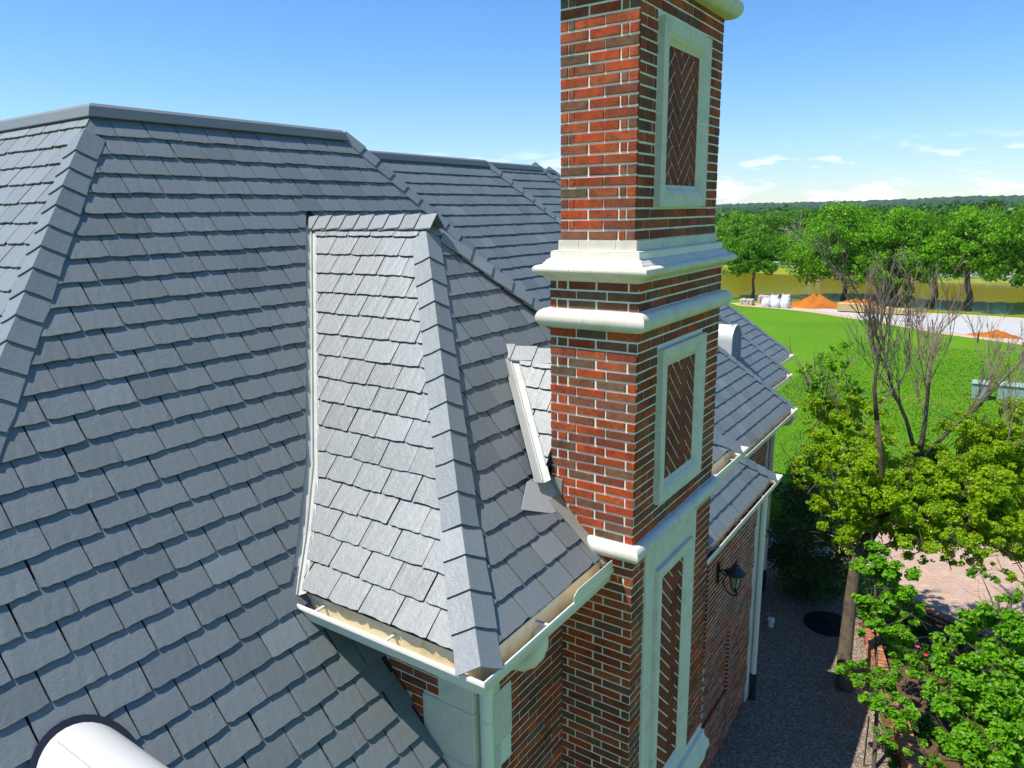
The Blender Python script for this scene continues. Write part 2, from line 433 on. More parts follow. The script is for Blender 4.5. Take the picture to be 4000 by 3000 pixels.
def hip_caps(parent, a, b, n1, n2, e=.215, wing=.165, name='hip_cap', lift=.032, s0=0.0, seed=3, mat=None, thin=.012):
    """Bent cap slates laid up a hip or ridge from a (low end) to b."""
    mat = mat or M_CAP; r = random.Random(seed); a = Vector(a); b = Vector(b); d = (b - a).normalized(); n1 = Vector(n1).normalized(); n2 = Vector(n2).normalized()
    up = (n1 + n2).normalized(); w1 = d.cross(n1).normalized(); w1 = -w1 if w1.dot(n2) > 0 else w1
    w2 = d.cross(n2).normalized(); w2 = -w2 if w2.dot(n1) > 0 else w2
    L = e * 1.3; tot = (b - a).length; ms = []
    for k in range(4):
        m = MB(); top = []
        for y, li, ww in ((0, lift + .034, wing), (L * .5, lift * .66 + .034, wing * .985), (L, lift * .35 + .034, wing * .97)):
            j = [r.uniform(-.006, .006) for _ in range(4)]
            top += [d * (y + j[0]) + up * (li - .004) + w1 * (ww + j[2]), d * (y + j[1] * .6) + up * li + w1 * ww * .5, d * y + up * (li + .006), d * (y + j[1] * .6) + up * li + w2 * ww * .5, d * (y + j[3]) + up * (li - .004) + w2 * (ww + j[2])]
        bot = [p - up * thin for p in top]; fs = []
        for q in range(2):
            for i in range(4):
                A = q * 5 + i; fs.append((A, A + 1, A + 6, A + 5)); fs.append((15 + A, 15 + A + 5, 15 + A + 6, 15 + A + 1))
        rim = [0, 1, 2, 3, 4, 9, 14, 13, 12, 11, 10, 5]
        for x, y in zip(rim, rim[1:] + rim[:1]): fs.append((x, y, 15 + y, 15 + x))
        m.add(top + bot, fs); ms.append(m.mesh(name, mat))
    s = s0; i = 0
    while s < tot - e * .4:
        p = a + d * s
        if inview(p, 420): link(name, ms[i % 4], parent, Matrix.Translation(p))
        s += e; i += 1

# ------------------------------------------------------------------ the house
HOUSE = thing('brick_house', 'large red brick house with slate mansard roofs and one tall brick chimney', 'house', (-6, 8, -H))
def part(name, mb, mat, parent=None, **k): return mb.obj(name, mat, parent or HOUSE, **k)

# --- main pavilion roof
X_E, Z_E = -2.929, -4.388                      # eave of the main roof
X_T, Z_T = -7.06, .945                         # its flat top
Y_N, Y_F = 3.66, 6.78                          # near and far top corners
MP = [(0, Z_E), (1.271, -2.84), (4.131, Z_T)]
def main_x(z):
    for (a, za), (b, zb) in zip(MP, MP[1:]):
        if z <= zb: return X_E - (a + (b - a) * (z - za) / (zb - za))
FOOT_A = (X_E, 12.0); KNEE_A = (-4.2, 9.68)
m = MB()
NE = Y_N - 4.585; NM = Y_N - 3.175
m.add([(X_E, NE, Z_E), (X_E, FOOT_A[1], Z_E), (-4.2, KNEE_A[1], -2.84), (-4.2, NM, -2.84)], [(0, 1, 2, 3)])
m.add([(-4.2, NM, -2.84), (-4.2, KNEE_A[1], -2.84), (X_T, Y_F, Z_T), (X_T, Y_N, Z_T)], [(0, 1, 2, 3)])
m.add([(X_T, Y_N, Z_T), (X_T, Y_F, Z_T), (-16, Y_F + 6, Z_T), (-16, Y_N, Z_T)], [(0, 1, 2, 3)])
m.add([(FOOT_A[0], FOOT_A[1], Z_E), (-14, FOOT_A[1], Z_E), (-14, Y_F, Z_T), (X_T, Y_F, Z_T), (-4.2, KNEE_A[1], -2.84)], [(0, 1, 2, 3, 4)])
for vtx in range(len(m.v)): m.v[vtx] = (m.v[vtx][0] - .0, m.v[vtx][1], m.v[vtx][2] - .006)
MAIN = part('main_roof', m, M_DECK)
PEAK = Vector((-4.69, 5.42, -.08))
V_LO = (main_x(-2.84), 3.18); V_HI = (main_x(-.08), 5.42)
BAY_WALL_Y = 3.64
BX, BY, BZ = -2.52, 3.25, -2.775
BP = [(0, BZ), (.28, BZ + .27), (.68, BZ + .70), (2.17, -.08)]       # bell-cast: flatter towards the eaves
VAL = [Vector((main_x(z), BY + r, z)) for r, z in BP]                # valley against the main roof
def val_seg(z):
    k = 0
    while k < 2 and z > VAL[k + 1].z: k += 1
    return VAL[k], VAL[k + 1]
def main_clips(s, c):
    cl = []
    cl.append(hp((X_T, Y_N), (X_E, NE), (X_T, Y_F)))                     # near hip
    if c.z > -2.84: cl.append(hp((X_T, Y_F), KNEE_A, (X_T, Y_N)))
    else: cl.append(hp(KNEE_A, FOOT_A, (X_E, 4)))
    if c.z < -.02:
        if c.y < 5.6:
            if c.z > -2.78: 
                p, q = val_seg(c.z); k = hp(p, q, (V_LO[0], 0)); k = (k[0] - Vector((.0, .075, 0)), k[1]); cl.append(k)
            else: cl.append((Vector((0, BAY_WALL_Y - .03, 0)), Vector((0, -1, 0))))
        else:
            if c.z > -2.6: cl.append(hp(V_HI, (-4.3, 8.2), (-5, 11)))
            else: cl.append((Vector((0, 6.7, 0)), Vector((0, 1, 0))))
    return cl
slates(MAIN, (X_E, 0, 0), (0, 1, 0), (-1, 0, 0), MP, (-1.5, 12.6), main_clips, e=.2155, seed=11, slant=0.0,
       skip=lambda c: c.z < -2.6 and 3.6 < c.y < 6.7 and c.x > -4.3)
N_MAIN = Vector((1.325, 0, 1)); N_MAINL = Vector((1.22, 0, 1)); N_END = Vector((0, -1.194, 1)); N_FAR = Vector((0, 1.1, 1))
hip_caps(MAIN, (-4.2, NM, -2.84), (X_T + .16, Y_N - .18, Z_T - .21), N_MAIN, N_END, e=.232, wing=.175, seed=5)
hip_caps(MAIN, (-4.2, KNEE_A[1], -2.84), (X_T, Y_F, Z_T), N_MAIN, N_FAR, e=.232, wing=.17, seed=6)
hip_caps(MAIN, (FOOT_A[0], FOOT_A[1], Z_E), (-4.2, KNEE_A[1], -2.84), N_MAINL, N_FAR, e=.27, wing=.17, seed=7, lift=.034)
# near end of the pavilion, facing the sun
m = MB(); m.add([(X_E, NE, Z_E - .006), (-4.2, NM, -2.846), (X_T, Y_N, Z_T - .006), (-16, Y_N, Z_T - .006), (-16, NE, Z_E - .006)], [(0, 1, 2, 3, 4)])
END = part('end_roof', m, M_DECK)
EP = [(0, -2.84), (3.175, Z_T)]
slates(END, (0, NM, 0), (1, 0, 0), (0, 1, 0), EP, (-10.5, -3.5), lambda s, c: [hp((X_T, Y_N), (X_E, NE), (-12, 0))], e=.2155, seed=12)
# metal edge round the flat top
RP = [(-.07, .005), (-.03, .095), (.01, .125), (.30, .135), (.30, .09), (.05, .08), (.0, .03), (-.055, -.005)]
m = MB(); m.sweep(RP, [(-16, Y_N - .03), (X_T + .03, Y_N - .03), (X_T + .03, Y_F - .12), (X_T - .16, Y_F + .04)], Z_T - .035)
part('ridge_edge', m, M_RIDGE, MAIN)

# --- bay: a wall dormer with its own hipped roof
KB = (-2.57, 8.33); YK = (8.33, 8.05, 7.62, PEAK.y)
m = MB()
for (ra, za), (rb, zb), ya, yb in zip(BP, BP[1:], YK, YK[1:]):
    m.add([(BX - ra, BY + ra, za - .006), (BX - ra, ya, za - .006), (BX - rb, yb, zb - .006), (BX - rb, BY + rb, zb - .006)], [(0, 1, 2, 3)] if yb != PEAK.y else [(0, 1, 2)])
BAYS = part('bay_side_roof', m, M_DECK)
m = MB()
for (ra, za), (rb, zb) in zip(BP, BP[1:]):
    m.add([(BX - ra, BY + ra, za - .006), (BX - rb, BY + rb, zb - .006), (main_x(zb), BY + rb, zb - .006), (main_x(za), BY + ra, za - .006)], [(0, 1, 2, 3)])
m.add([tuple(PEAK), (main_x(-.08), 5.42, -.086), (-4.2, 8.5, BZ), (BX, 8.4, BZ)], [(0, 1, 2, 3)])
BAYF = part('bay_roof', m, M_DECK)
N_BF = Vector((0, -1.236, 1)); N_BS = Vector((1.236, 0, 1)); N_BB = Vector((0, .86, 1)) + Vector((.25, 0, 0))
def vk(s):
    r = profile_at(BP, s + .1)[0]; p, q = val_seg(BZ + .01 if r < .28 else BZ + .3 if r < .68 else -1.0); h_ = hp(p, q, (-3, 4)); return (h_[0] + Vector((.06, 0, 0)), h_[1])
slates(BAYF, (0, BY, 0), (1, 0, 0), (0, 1, 0), BP, (-6.9, -2.2), lambda s, c: [vk(s), hp((BX, BY), (PEAK.x, PEAK.y), (-6, 5))], e=.2195, seed=21, s_start=.0)
def bays_clips(s, c):
    cl = [hp((BX, BY), (PEAK.x, PEAK.y), (BX, 6)), hp((PEAK.x, PEAK.y), KB, (BX, 5))]
    if c.y > 4.4:                                   # the chimney and the saddle roof behind it
        if c.x > -3.1: cl.append((Vector((0, 4.93, 0)), Vector((0, -1, 0))) if c.y < 5.9 else (Vector((0, 6.79, 0)), Vector((0, 1, 0))))
        elif c.x > -3.82: cl.append(CRK if c.y < 5.55 else hp(CR_T, (-2.98, 6.2), (-4, 8)))
    return cl
CR_T = (-3.78, 5.50); CR_B = (-2.98, 4.80)
CRK = hp((CR_T[0] - .05, CR_T[1] - .06), (CR_B[0] - .05, CR_B[1] - .06), (-4, 4))
slates(BAYS, (BX, 0, 0), (0, 1, 0), (-1, 0, 0), BP, (3.0, 8.6), bays_clips, e=.2195, seed=22, s_start=.0,
       skip=lambda c: (c.x > -3.0 and 4.95 < c.y < 6.77))
hk = [Vector((BX - r, BY + r, z)) for r, z in BP]; kn = hk[2]
hip_caps(BAYF, hk[0], hk[1] + (hk[2] - hk[1]) * .55, Vector((0, -.98, 1)), Vector((.98, 0, 1)), e=.262, wing=.178, s0=-.06, seed=31, lift=.034)
hip_caps(BAYF, hk[1] + (hk[2] - hk[1]) * .55, hk[3] - (hk[3] - hk[2]).normalized() * .16, Vector((0, -1.27, 1)), Vector((1.27, 0, 1)), e=.262, wing=.168, s0=.10, seed=32)
hip_caps(BAYS, (-2.68, 8.10, BZ + .16), tuple(PEAK - (PEAK - Vector((-2.68, 8.10, BZ + .16))).normalized() * .2), N_BS, N_BB, e=.262, wing=.16, seed=33, name='hip_cap')
hip_caps(BAYS, (BX, 8.44, BZ - .02), (-2.68, 8.10, BZ + .16), Vector((1, 0, 1)), N_BB, e=.25, wing=.17, seed=34)
hip_caps(BAYF, PEAK + Vector((.16, 0, .02)), (main_x(-.08) - .12, 5.42, -.06), Vector((0, -1, .9)), Vector((0, 1, .9)), e=.205, wing=.16, seed=35, name='ridge_cap', lift=.036)
# W-shaped valley metal between the bay and the main roof
m = MB(); rows = []
for i, p in enumerate(VAL):
    d = (VAL[min(i + 1, 3)] - VAL[max(i - 1, 0)]).normalized()
    nb = Vector((0, -(1.0, 1.05, 1.2, 1.3)[i], 1)).normalized(); nm_ = N_MAIN.normalized()
    wl = d.cross(nm_); wl = -wl if wl.y > 0 else wl; wr = d.cross(nb); wr = -wr if wr.x < 0 else wr; upv = (nm_ + nb).normalized(); k = (1.2, 1.1, 1, 1)[i]
    q = p - d * .07 if i in (0, 3) else p
    rows.append([q + wl * .15 * k + nm_ * .014, q + wl * .016 + upv * .016, q + upv * .046, q + wr * .016 + upv * .018, q + wr * .085 * k + nb * .022, q + wr * .088 * k + nb * .03])
for i in range(3):
    for j in range(5): m.add([rows[i][j], rows[i][j + 1], rows[i + 1][j + 1], rows[i + 1][j]], [(0, 1, 2, 3)])
M_VALLEY = mat_plain('weathered_valley_metal', (.46, .455, .41), .5, .10, 8, .05, spec=.4, dirt=(.30, .29, .25), dirt_amt=.5, dscale=4)
o = part('valley_flashing', m, M_VALLEY, BAYF)
md = o.modifiers.new('solid', 'SOLIDIFY'); md.thickness = .004

# --- small saddle roof behind the chimney
m = MB(); rz = -1.27
m.add([(-3.80, 5.50, rz), (-2.99, 5.50, rz), (-2.99, 4.80, -2.18)], [(0, 1, 2)])
m.add([(-3.80, 5.50, rz), (-2.99, 5.50, rz), (-2.99, 6.2, -2.18)], [(0, 1, 2)])
CRICK = part('saddle_roof', m, M_DECK)
slates(CRICK, (0, 4.80, 0), (1, 0, 0), (0, 1, 0), [(0, -2.18 + .02), (.70, rz + .02)], (-4.1, -2.9), lambda s, c: [hp((-3.72, 5.50), (-2.93, 4.80), (-2.9, 5.5)), (Vector((-3.005, 0, 0)), Vector((-1, 0, 0)))], e=.20, seed=41)
hip_caps(CRICK, (-3.0, 5.50, rz + .02), (-3.86, 5.50, rz + .02), Vector((0, -1.2, 1)), Vector((0, 1.2, 1)), e=.24, wing=.14, seed=42, name='ridge_cap', lift=.032)
m = MB()
a = Vector((-3.80, 5.50, rz)); b = Vector((-2.99, 4.79, -2.18)); d = (a - b).normalized()
n1 = N_BS.normalized(); n2 = Vector((0, -1.3, 1)).normalized()
wl = d.cross(n1); wl = -wl if wl.y > 0 else wl; wr = d.cross(n2); wr = -wr if wr.y < 0 else wr
rows = [[p + wl * .10 + n1 * .014, p + wl * .02 + n1 * .02, p + Vector((0, 0, .05)), p + wr * .02 + n2 * .02, p + wr * .085 + n2 * .02] for p in (b, a)]
for j in range(4): m.add([rows[0][j], rows[0][j + 1], rows[1][j + 1], rows[1][j]], [(0, 1, 2, 3)])
bz_ = lambda x: BZ + .70 + ((BX - .68) - x) * 1.34 + .135
m.add([(x_, y_, bz_(x_)) for x_, y_ in ((-3.06, 4.66), (-2.96, 4.42), (-2.87, 4.72), (-2.85, 4.935), (-3.0, 4.935), (-3.06, 4.84))], [(0, 1, 2, 3, 4, 5)])
o = part('valley_flashing', m, M_VALLEY, CRICK); md = o.modifiers.new('solid', 'SOLIDIFY'); md.thickness = .004

# --- roofs of the wings farther back
def far_roof(name, T, F, Lip, y0, near_clip, seed, e=.235, w=.34, single=300):
    ex, ez = F[0], F[2]; run = ex - T[0]; pr = [(0, ez), (run, T[2])]
    m = MB(); m.add([(ex, y0, ez - .006), (ex, F[1], ez - .006), (T[0], T[1], T[2] - .006), (T[0], y0, T[2] - .006)], [(0, 1, 2, 3)])
    m.add([(ex, F[1], ez - .006), (ex - 12, F[1], ez - .006), (T[0] - 8, T[1], T[2] - .006), (T[0], T[1], T[2] - .006)], [(0, 1, 2, 3)])
    m.add([(T[0], y0, T[2] - .006), (T[0], T[1], T[2] - .006), (T[0] - 8, T[1], T[2] - .006), (T[0] - 8, y0, T[2] - .006)], [(0, 1, 2, 3)])
    p = part(name, m, M_DECK)
    c = slates(p, (ex, 0, 0), (0, 1, 0), (-1, 0, 0), pr, (y0, F[1] + .5), lambda s, c: [hp((T[0], T[1]), (F[0], F[1]), (T[0], y0))] + near_clip, e=e, w=w, seed=seed, single=single, margin=60)
    sl_ = (T[2] - ez) / run
    hip_caps(p, F, T, Vector((sl_, 0, 1)), Vector((0, sl_, 1)), e=.27, wing=.17, seed=seed + 1)
    m = MB(); m.sweep(RP, [(T[0] + .03, y0), (T[0] + .03, T[1] - .1), (T[0] - .2, T[1] + .05)], T[2] - .035); part('ridge_edge', m, M_RIDGE, p)
    return p
WING2 = far_roof('wing_roof', (-8.56, 11.81, .91), (-3.755, 16.7, Z_E), None, 7.6, [], 51)
WING3 = far_roof('rear_wing_roof', (-9.55, 15.35, 1.0), (-4.74, 20.3, Z_E), None, 11.0, [], 53, w=.35)
WING4 = far_roof('end_wing_roof', (-10.65, 17.78, 1.06), (-5.4, 23.2, Z_E), None, 14.5, [], 55, w=.36, single=260)

# --- gutters
GP = [(0, 0), (.006, .008), (.014, .008), (.018, 0), (.016, -.02), (.03, -.035), (.04, -.10), (.045, -.115), (.128, -.115), (.128, .045), (.134, .045), (.134, -.121), (.04, -.121), (.032, -.10), (.02, -.04), (.0, -.025)]
def gutter(name, path, z, straps, parent=HOUSE):
    m = MB(); m.sweep(GP, path, z); g = part(name, m, M_CREAM, parent, smooth='sharp')
    # stained inside
    m = MB(); m.sweep([(.047, -.112), (.126, -.112), (.126, .043), (.1245, .043), (.1245, -.1105), (.047, -.1105)], path, z); part('gutter_liner', m, M_GUTTER, g)
    for (x, y, ax) in straps:
        m = MB()
        if ax == 'y': m.box((x - .012, y, z - .012), (x + .012, y + .125, z - .004))
        else: m.box((x - .125, y - .012, z - .012), (x, y + .012, z - .004))
        part('gutter_strap', m, M_VENT, g)
    return g
XL, ZL = -2.404, -2.84
G1 = gutter('gutter', [(main_x(ZL) + .02, 3.15), (XL, 3.15), (XL, 4.935)], ZL, [(-3.98, 3.156, 'y'), (-3.27, 3.156, 'y'), (XL - .006, 3.95, 'x')])
m = MB(); m.prism([(XL + .002, 4.27, ZL), (XL + .002, 4.90, ZL), (XL + .002, 4.90, ZL + .10), (XL + .002, 4.33, ZL + .10), (XL + .002, 4.27, ZL + .07)], (.004, 0, 0)); part('splash_guard', m, M_CREAM, G1)
G2 = gutter('gutter', [(XL, 6.79), (XL, 8.62), (-2.95, 8.62)], ZL, [(XL - .006, 7.5, 'x'), (XL - .006, 8.1, 'x')])
ZL2 = -4.45
M_LITTER = mat_plain('leaf_litter', (.20, .10, .06), .95, .5, 20, .8, .01, .05)
G3 = gutter('gutter', [(-2.83, 6.4), (-2.83, 12.31), (-4.2, 12.31)], ZL2, [(-2.836, y, 'x') for y in (7.9, 9.0, 10.1, 11.2)])
G4 = gutter('gutter', [(-3.656, 12.4), (-3.656, 16.91), (-5.6, 16.91)], ZL2, [(-3.662, y, 'x') for y in (13.1, 14.1, 15.1, 16.1)])
G5 = gutter('gutter', [(-4.646, 17.0), (-4.646, 20.52), (-6.6, 20.52)], ZL2, [(-4.652, y, 'x') for y in (17.9, 19.0, 20.0)])
G6 = gutter('gutter', [(-5.296, 20.6), (-5.296, 23.43), (-7.2, 23.43)], ZL2, [(-5.302, y, 'x') for y in (21.5, 22.5)])
m = MB(); r_ = random.Random(4)
for k in range(260):
    y = 7.6 + 4.5 * r_.random() ** .6; x = -2.83 - r_.uniform(.05, .125); z = ZL2 - .108 + r_.uniform(0, .02); a = r_.uniform(0, 6.28); q = .022 * r_.uniform(.6, 1.4)
    m.add([(x + q * math.cos(a + t), y + q * math.sin(a + t) * 1.5, z + r_.uniform(0, .012)) for t in (0, 1.6, 3.1, 4.7)], [(0, 1, 2, 3)])
o = m.obj('leaf_litter', M_LITTER, G3, fix=False); o['kind'] = 'stuff'
# fascia and soffit boards
m = MB()
for (x0, y0, x1, y1, z, wx) in ((XL, 3.15, -4.3, 3.15, ZL, 0),):
    m.box((main_x(z) + .05, 3.285, z - .16), (XL - .135, 3.30, z + .01))
    m.box((main_x(z) + .1, 3.30, z - .165), (XL - .135, BAY_WALL_Y, z - .15))
m.box((XL - .15, 3.285, ZL - .16), (XL - .135, 4.93, ZL + .01)); m.box((-2.894, 3.30, ZL - .166), (XL - .15, 4.93, ZL - .151))
m.box((XL - .15, 6.79, ZL - .16), (XL - .135, 8.485, ZL + .01)); m.box((-2.894, 6.79, ZL - .166), (XL - .15, 8.485, ZL - .151)); m.box((-2.95, 8.47, ZL - .16), (XL - .15, 8.485, ZL + .01))
for (lx, y0, y1, wx) in ((-2.83, 6.8, 12.31, -3.18), (-3.656, 12.5, 16.91, -4.15), (-4.646, 17.0, 20.52, -5.14), (-5.296, 20.6, 23.43, -5.8)):
    m.box((lx - .15, y0, ZL2 - .17), (lx - .136, y1 - .136, ZL2 + .01)); m.box((wx, y0, ZL2 - .176), (lx - .15, y1 - .136, ZL2 - .16)); m.box((wx - 2, y1 - .15, ZL2 - .17), (lx - .15, y1 - .136, ZL2 + .01))
part('eaves_boards', m, M_SOFFIT)

# --- brickwork helpers
CH = .0785
_bm = {}
def brick_mesh(w, h, d, k):
    key = (round(w, 2), round(h, 3), round(d, 3), k)
    if key not in _bm:
        r = random.Random(hash(key) % 9999); m = MB(); w2, h2 = w / 2, h / 2; j = lambda: r.uniform(-.0016, .0016); b = .0035
        fr = [(-w2 + b + j(), 0, -h2 + b + j()), (w2 - b + j(), 0, -h2 + b + j()), (w2 - b + j(), 0, h2 - b + j()), (-w2 + b + j(), 0, h2 - b + j())]
        ed = [(-w2 + j(), b, -h2 + j()), (w2 + j(), b, -h2 + j()), (w2 + j(), b, h2 + j()), (-w2 + j(), b, h2 + j())]
        bk = [(x, d, z) for x, y, z in ed]
        m.add(fr + ed + bk, [(0, 1, 2, 3)] + [(i, 4 + i, 4 + (i + 1) % 4, (i + 1) % 4) for i in range(4)] + [(4 + i, 8 + i, 8 + (i + 1) % 4, 4 + (i + 1) % 4) for i in range(4)])
        _bm[key] = m.mesh('brick', M_BRICK)
    return _bm[key]
def brick_M(origin, ux, nrm):
    """Local x along the course, y into the wall, z up."""
    M = Matrix.Identity(4); ux = Vector(ux); y = -Vector(nrm)
    for q in range(3): M[q][0] = ux[q]; M[q][1] = y[q]; M[q][2] = (0, 0, 1)[q]; M[q][3] = origin[q]
    return M
class BrickSet:
    def __init__(self): self.items = []
    def put(self, c, w, h, ux, nrm, d=.03, proud=.0):
        jj = rnd.uniform(-.0015, .0025)
        self.items.append((round(w, 2), h, d, Vector(c) + Vector(nrm) * (.007 + proud + jj), ux, nrm))
    def finish(self, parent, single):
        vis = [(it, Vector(it[3]).length * (1.0 if abs(Vector(it[4]).x) > .5 else 1.7)) for it in self.items if inview(it[3], 420)]
        vis.sort(key=lambda t: t[1])
        for (w, h, d, c, ux, n), _ in vis[:single]:
            link('brick', brick_mesh(w, h, d, rnd.randrange(4)), parent, brick_M(c, ux, n))
        if vis[single:]:
            b = bmesh.new()
            for (w, h, d, c, ux, n), _ in vis[single:]:
                me = brick_mesh(w, h, d, rnd.randrange(4)); k = len(b.verts); b.from_mesh(me); b.verts.ensure_lookup_table()
                M = brick_M(c, ux, n)
                for v in b.verts[k:]: v.co = M @ v.co
            me = bpy.data.meshes.new('other_bricks'); b.to_mesh(me); b.free(); me.materials.append(M_BRICK)
            o = link('other_bricks', me, parent); o['kind'] = 'stuff'

# --- chimney
CX0, CX1, CY0, CY1 = -2.998, -2.2455, 4.945, 6.775       # lower stage
UX0, UX1, UY0, UY1 = -2.933, -2.3075, 5.0, 6.72          # upper stage
m = MB(); m.box((CX0, CY0, -H), (CX1, CY1, -.3)); m.box((UX0, UY0, -.32), (UX1, UY1, 1.95))
CHIM = part('chimney', m, M_MORTAR)
bs = BrickSet()
# sun face, upper stage
zt = -.213; x0 = UX0; W = UX1 - UX0
rowA = [(.0, .094), (.112, .184), (.196, .575), (.592, 1.0)]; rowB = [(.0, .362), (.385, .775), (.797, .872), (.892, 1.0)]
i = 0; z = zt + CH / 2
while z < 1.95:
    for a, b in (rowB if i % 2 == 0 else rowA):
        bs.put((x0 + W * (a + b) / 2, UY0, z), W * (b - a), CH - .015, (1, 0, 0), (0, -1, 0))
    z += CH; i += 1
def face_rows(z_lo, z_hi, skip=None, start=0):
    n = int(round((z_hi - z_lo) / CH)); h = (z_hi - z_lo) / n
    for k in range(n): yield k, z_lo + h * (k + .5), h
x0 = CX0; W = CX1 - CX0
lowA = [(0, .07), (.088, .20), (.218, .53), (.55, .888), (.908, 1.0)]; lowB = [(0, .30), (.322, .648), (.67, 1.0)]
for zl, zh in ((-.735, -.515), (-2.60, -.885), (-5.45, -2.735)):
    for k, z, h in face_rows(zl, zh):
        for a, b in (lowA if k % 2 == 0 else lowB):
            bs.put((x0 + W * (a + b) / 2, CY0, z), W * (b - a), h - .015, (1, 0, 0), (0, -1, 0))
# shaded face
def side_rows(xf, y0, y1, zl, zh, holes):
    bl = .247
    for k, z, h in face_rows(zl, zh):
        y = y0; first = True
        while y < y1 - .02:
            w = (bl * .5 if (k % 2 and first) else bl * 1.0); first = False
            ye = min(y + w, y1); segs = [(y, ye)]
            for (ha, hb, za, zb) in holes:
                if za < z < zb:
                    ns = []
                    for a, b in segs:
                        if b <= ha or a >= hb: ns.append((a, b))
                        else:
                            if a < ha: ns.append((a, ha))
                            if b > hb: ns.append((hb, b))
                    segs = ns
            for a, b in segs:
                if b - a > .025: bs.put((xf, (a + b) / 2 , z), b - a - .0145, h - .015, (0, 1, 0), (1, 0, 0))
            y = ye
side_rows(UX1, UY0 + .004, UY1, -.213, 1.95, [(5.31, 6.32, .015, 1.38)])
side_rows(CX1, CY0 + .004, CY1, -.735, -.515, [])
side_rows(CX1, CY0 + .004, CY1, -2.60, -.885, [(5.32, 6.33, -2.40, -1.06)])
side_rows(CX1, CY0 + .004, CY1, -5.45, -2.735, [(5.17, 6.36, -9, 0)])
side_rows(CX1 + .05, CY0 - .05, CY1 + .05, -H, -5.9, [])
bs.finish(CHIM, 300)

def ring_stones(name, prof, x0, x1, y0, y1, joints, parent=CHIM):
    """A moulded band round the shaft, laid as separate stones with fine joints; prof: closed [(outward, z)]."""
    pr = [(-o, z) for o, z in prof]                 # sweep offsets go inwards
    path = [(x0, y0), (x1, y0), (x1, y1), (x0, y1)]  # counter-clockwise: inward is left
    js = joints; g = .004
    front = [x0 + (x1 - x0) * t for t in js[0]]; side = [y0 + (y1 - y0) * t for t in js[1]]
    # corner stones and middle stones
    def seg(pts): mm = MB(); mm.sweep(pr, pts); mm.obj(name, M_STONE, parent, smooth='sharp')
    fx = front; sy = side
    seg([(x0, y0 + .4), (x0, y0), (fx[0] - g, y0)])
    for a, b in zip(fx, fx[1:]): seg([(a + g, y0), (b - g, y0)])
    seg([(fx[-1] + g, y0), (x1, y0), (x1, sy[0] - g)])
    for a, b in zip(sy, sy[1:]): seg([(x1, a + g), (x1, b - g)])
    seg([(x1, sy[-1] + g), (x1, y1), (x0, y1), (x0, y0 + .403)])
    mm = MB(); mm.sweep([(o + .0035, z) for o, z in pr], path, closed_path=True); mm.obj('stone_joints', M_JOINT, parent)
def arc(cx, cz, r, a0, a1, n): return [(cx + r * math.cos(math.radians(a0 + (a1 - a0) * i / n)), cz + r * math.sin(math.radians(a0 + (a1 - a0) * i / n))) for i in range(n + 1)]
corn = [(-.09, -.203), (-.045, -.213), (-.045, -.285), (-.004, -.29), (-.004, -.342)] + [(.012, -.350), (.028, -.362), (.036, -.378), (.046, -.384), (.052, -.398)] + \
       arc(.072, -.432, .036, 75, -70, 6) + [(.062, -.470), (.052, -.480), (.036, -.486), (.022, -.502), (.012, -.506), (.012, -.517), (-.09, -.517)]
ring_stones('cornice_stone', corn, CX0, CX1, CY0, CY1, ([.30, .72], [.30, .42, .72]))
tor = [(-.09, -.735), (.0, -.735)] + arc(.018, -.81, .0755, 88, -88, 10) + [(0, -.886), (-.09, -.886)]
ring_stones('band_stone', tor, CX0, CX1, CY0, CY1, ([.45], [.32, .70]))
tor2 = [(-.09, -2.60), (.0, -2.60)] + arc(.016, -2.667, .069, 88, -88, 10) + [(0, -2.737), (-.09, -2.737)]
ring_stones('band_stone', tor2, CX0, CX1, CY0, CY1, ([.5], [.14, .36, .56, .78]))
base = [(-.09, -5.445), (.01, -5.45), (.012, -5.52), (.045, -5.53), (.047, -5.60), (.085, -5.66), (.095, -5.74), (.07, -5.80), (.06, -5.90), (-.09, -5.90)]
ring_stones('base_stone', base, CX0, CX1, CY0, CY1, ([.5], [.3, .7]))
top = [(-.09, 1.60), (.0, 1.602)] + arc(.03, 1.70, .10, -80, 80, 8) + [(0, 1.80), (-.09, 1.80)]
ring_stones('cap_stone', top, UX0, UX1, UY0, UY1, ([.5], [.5]))

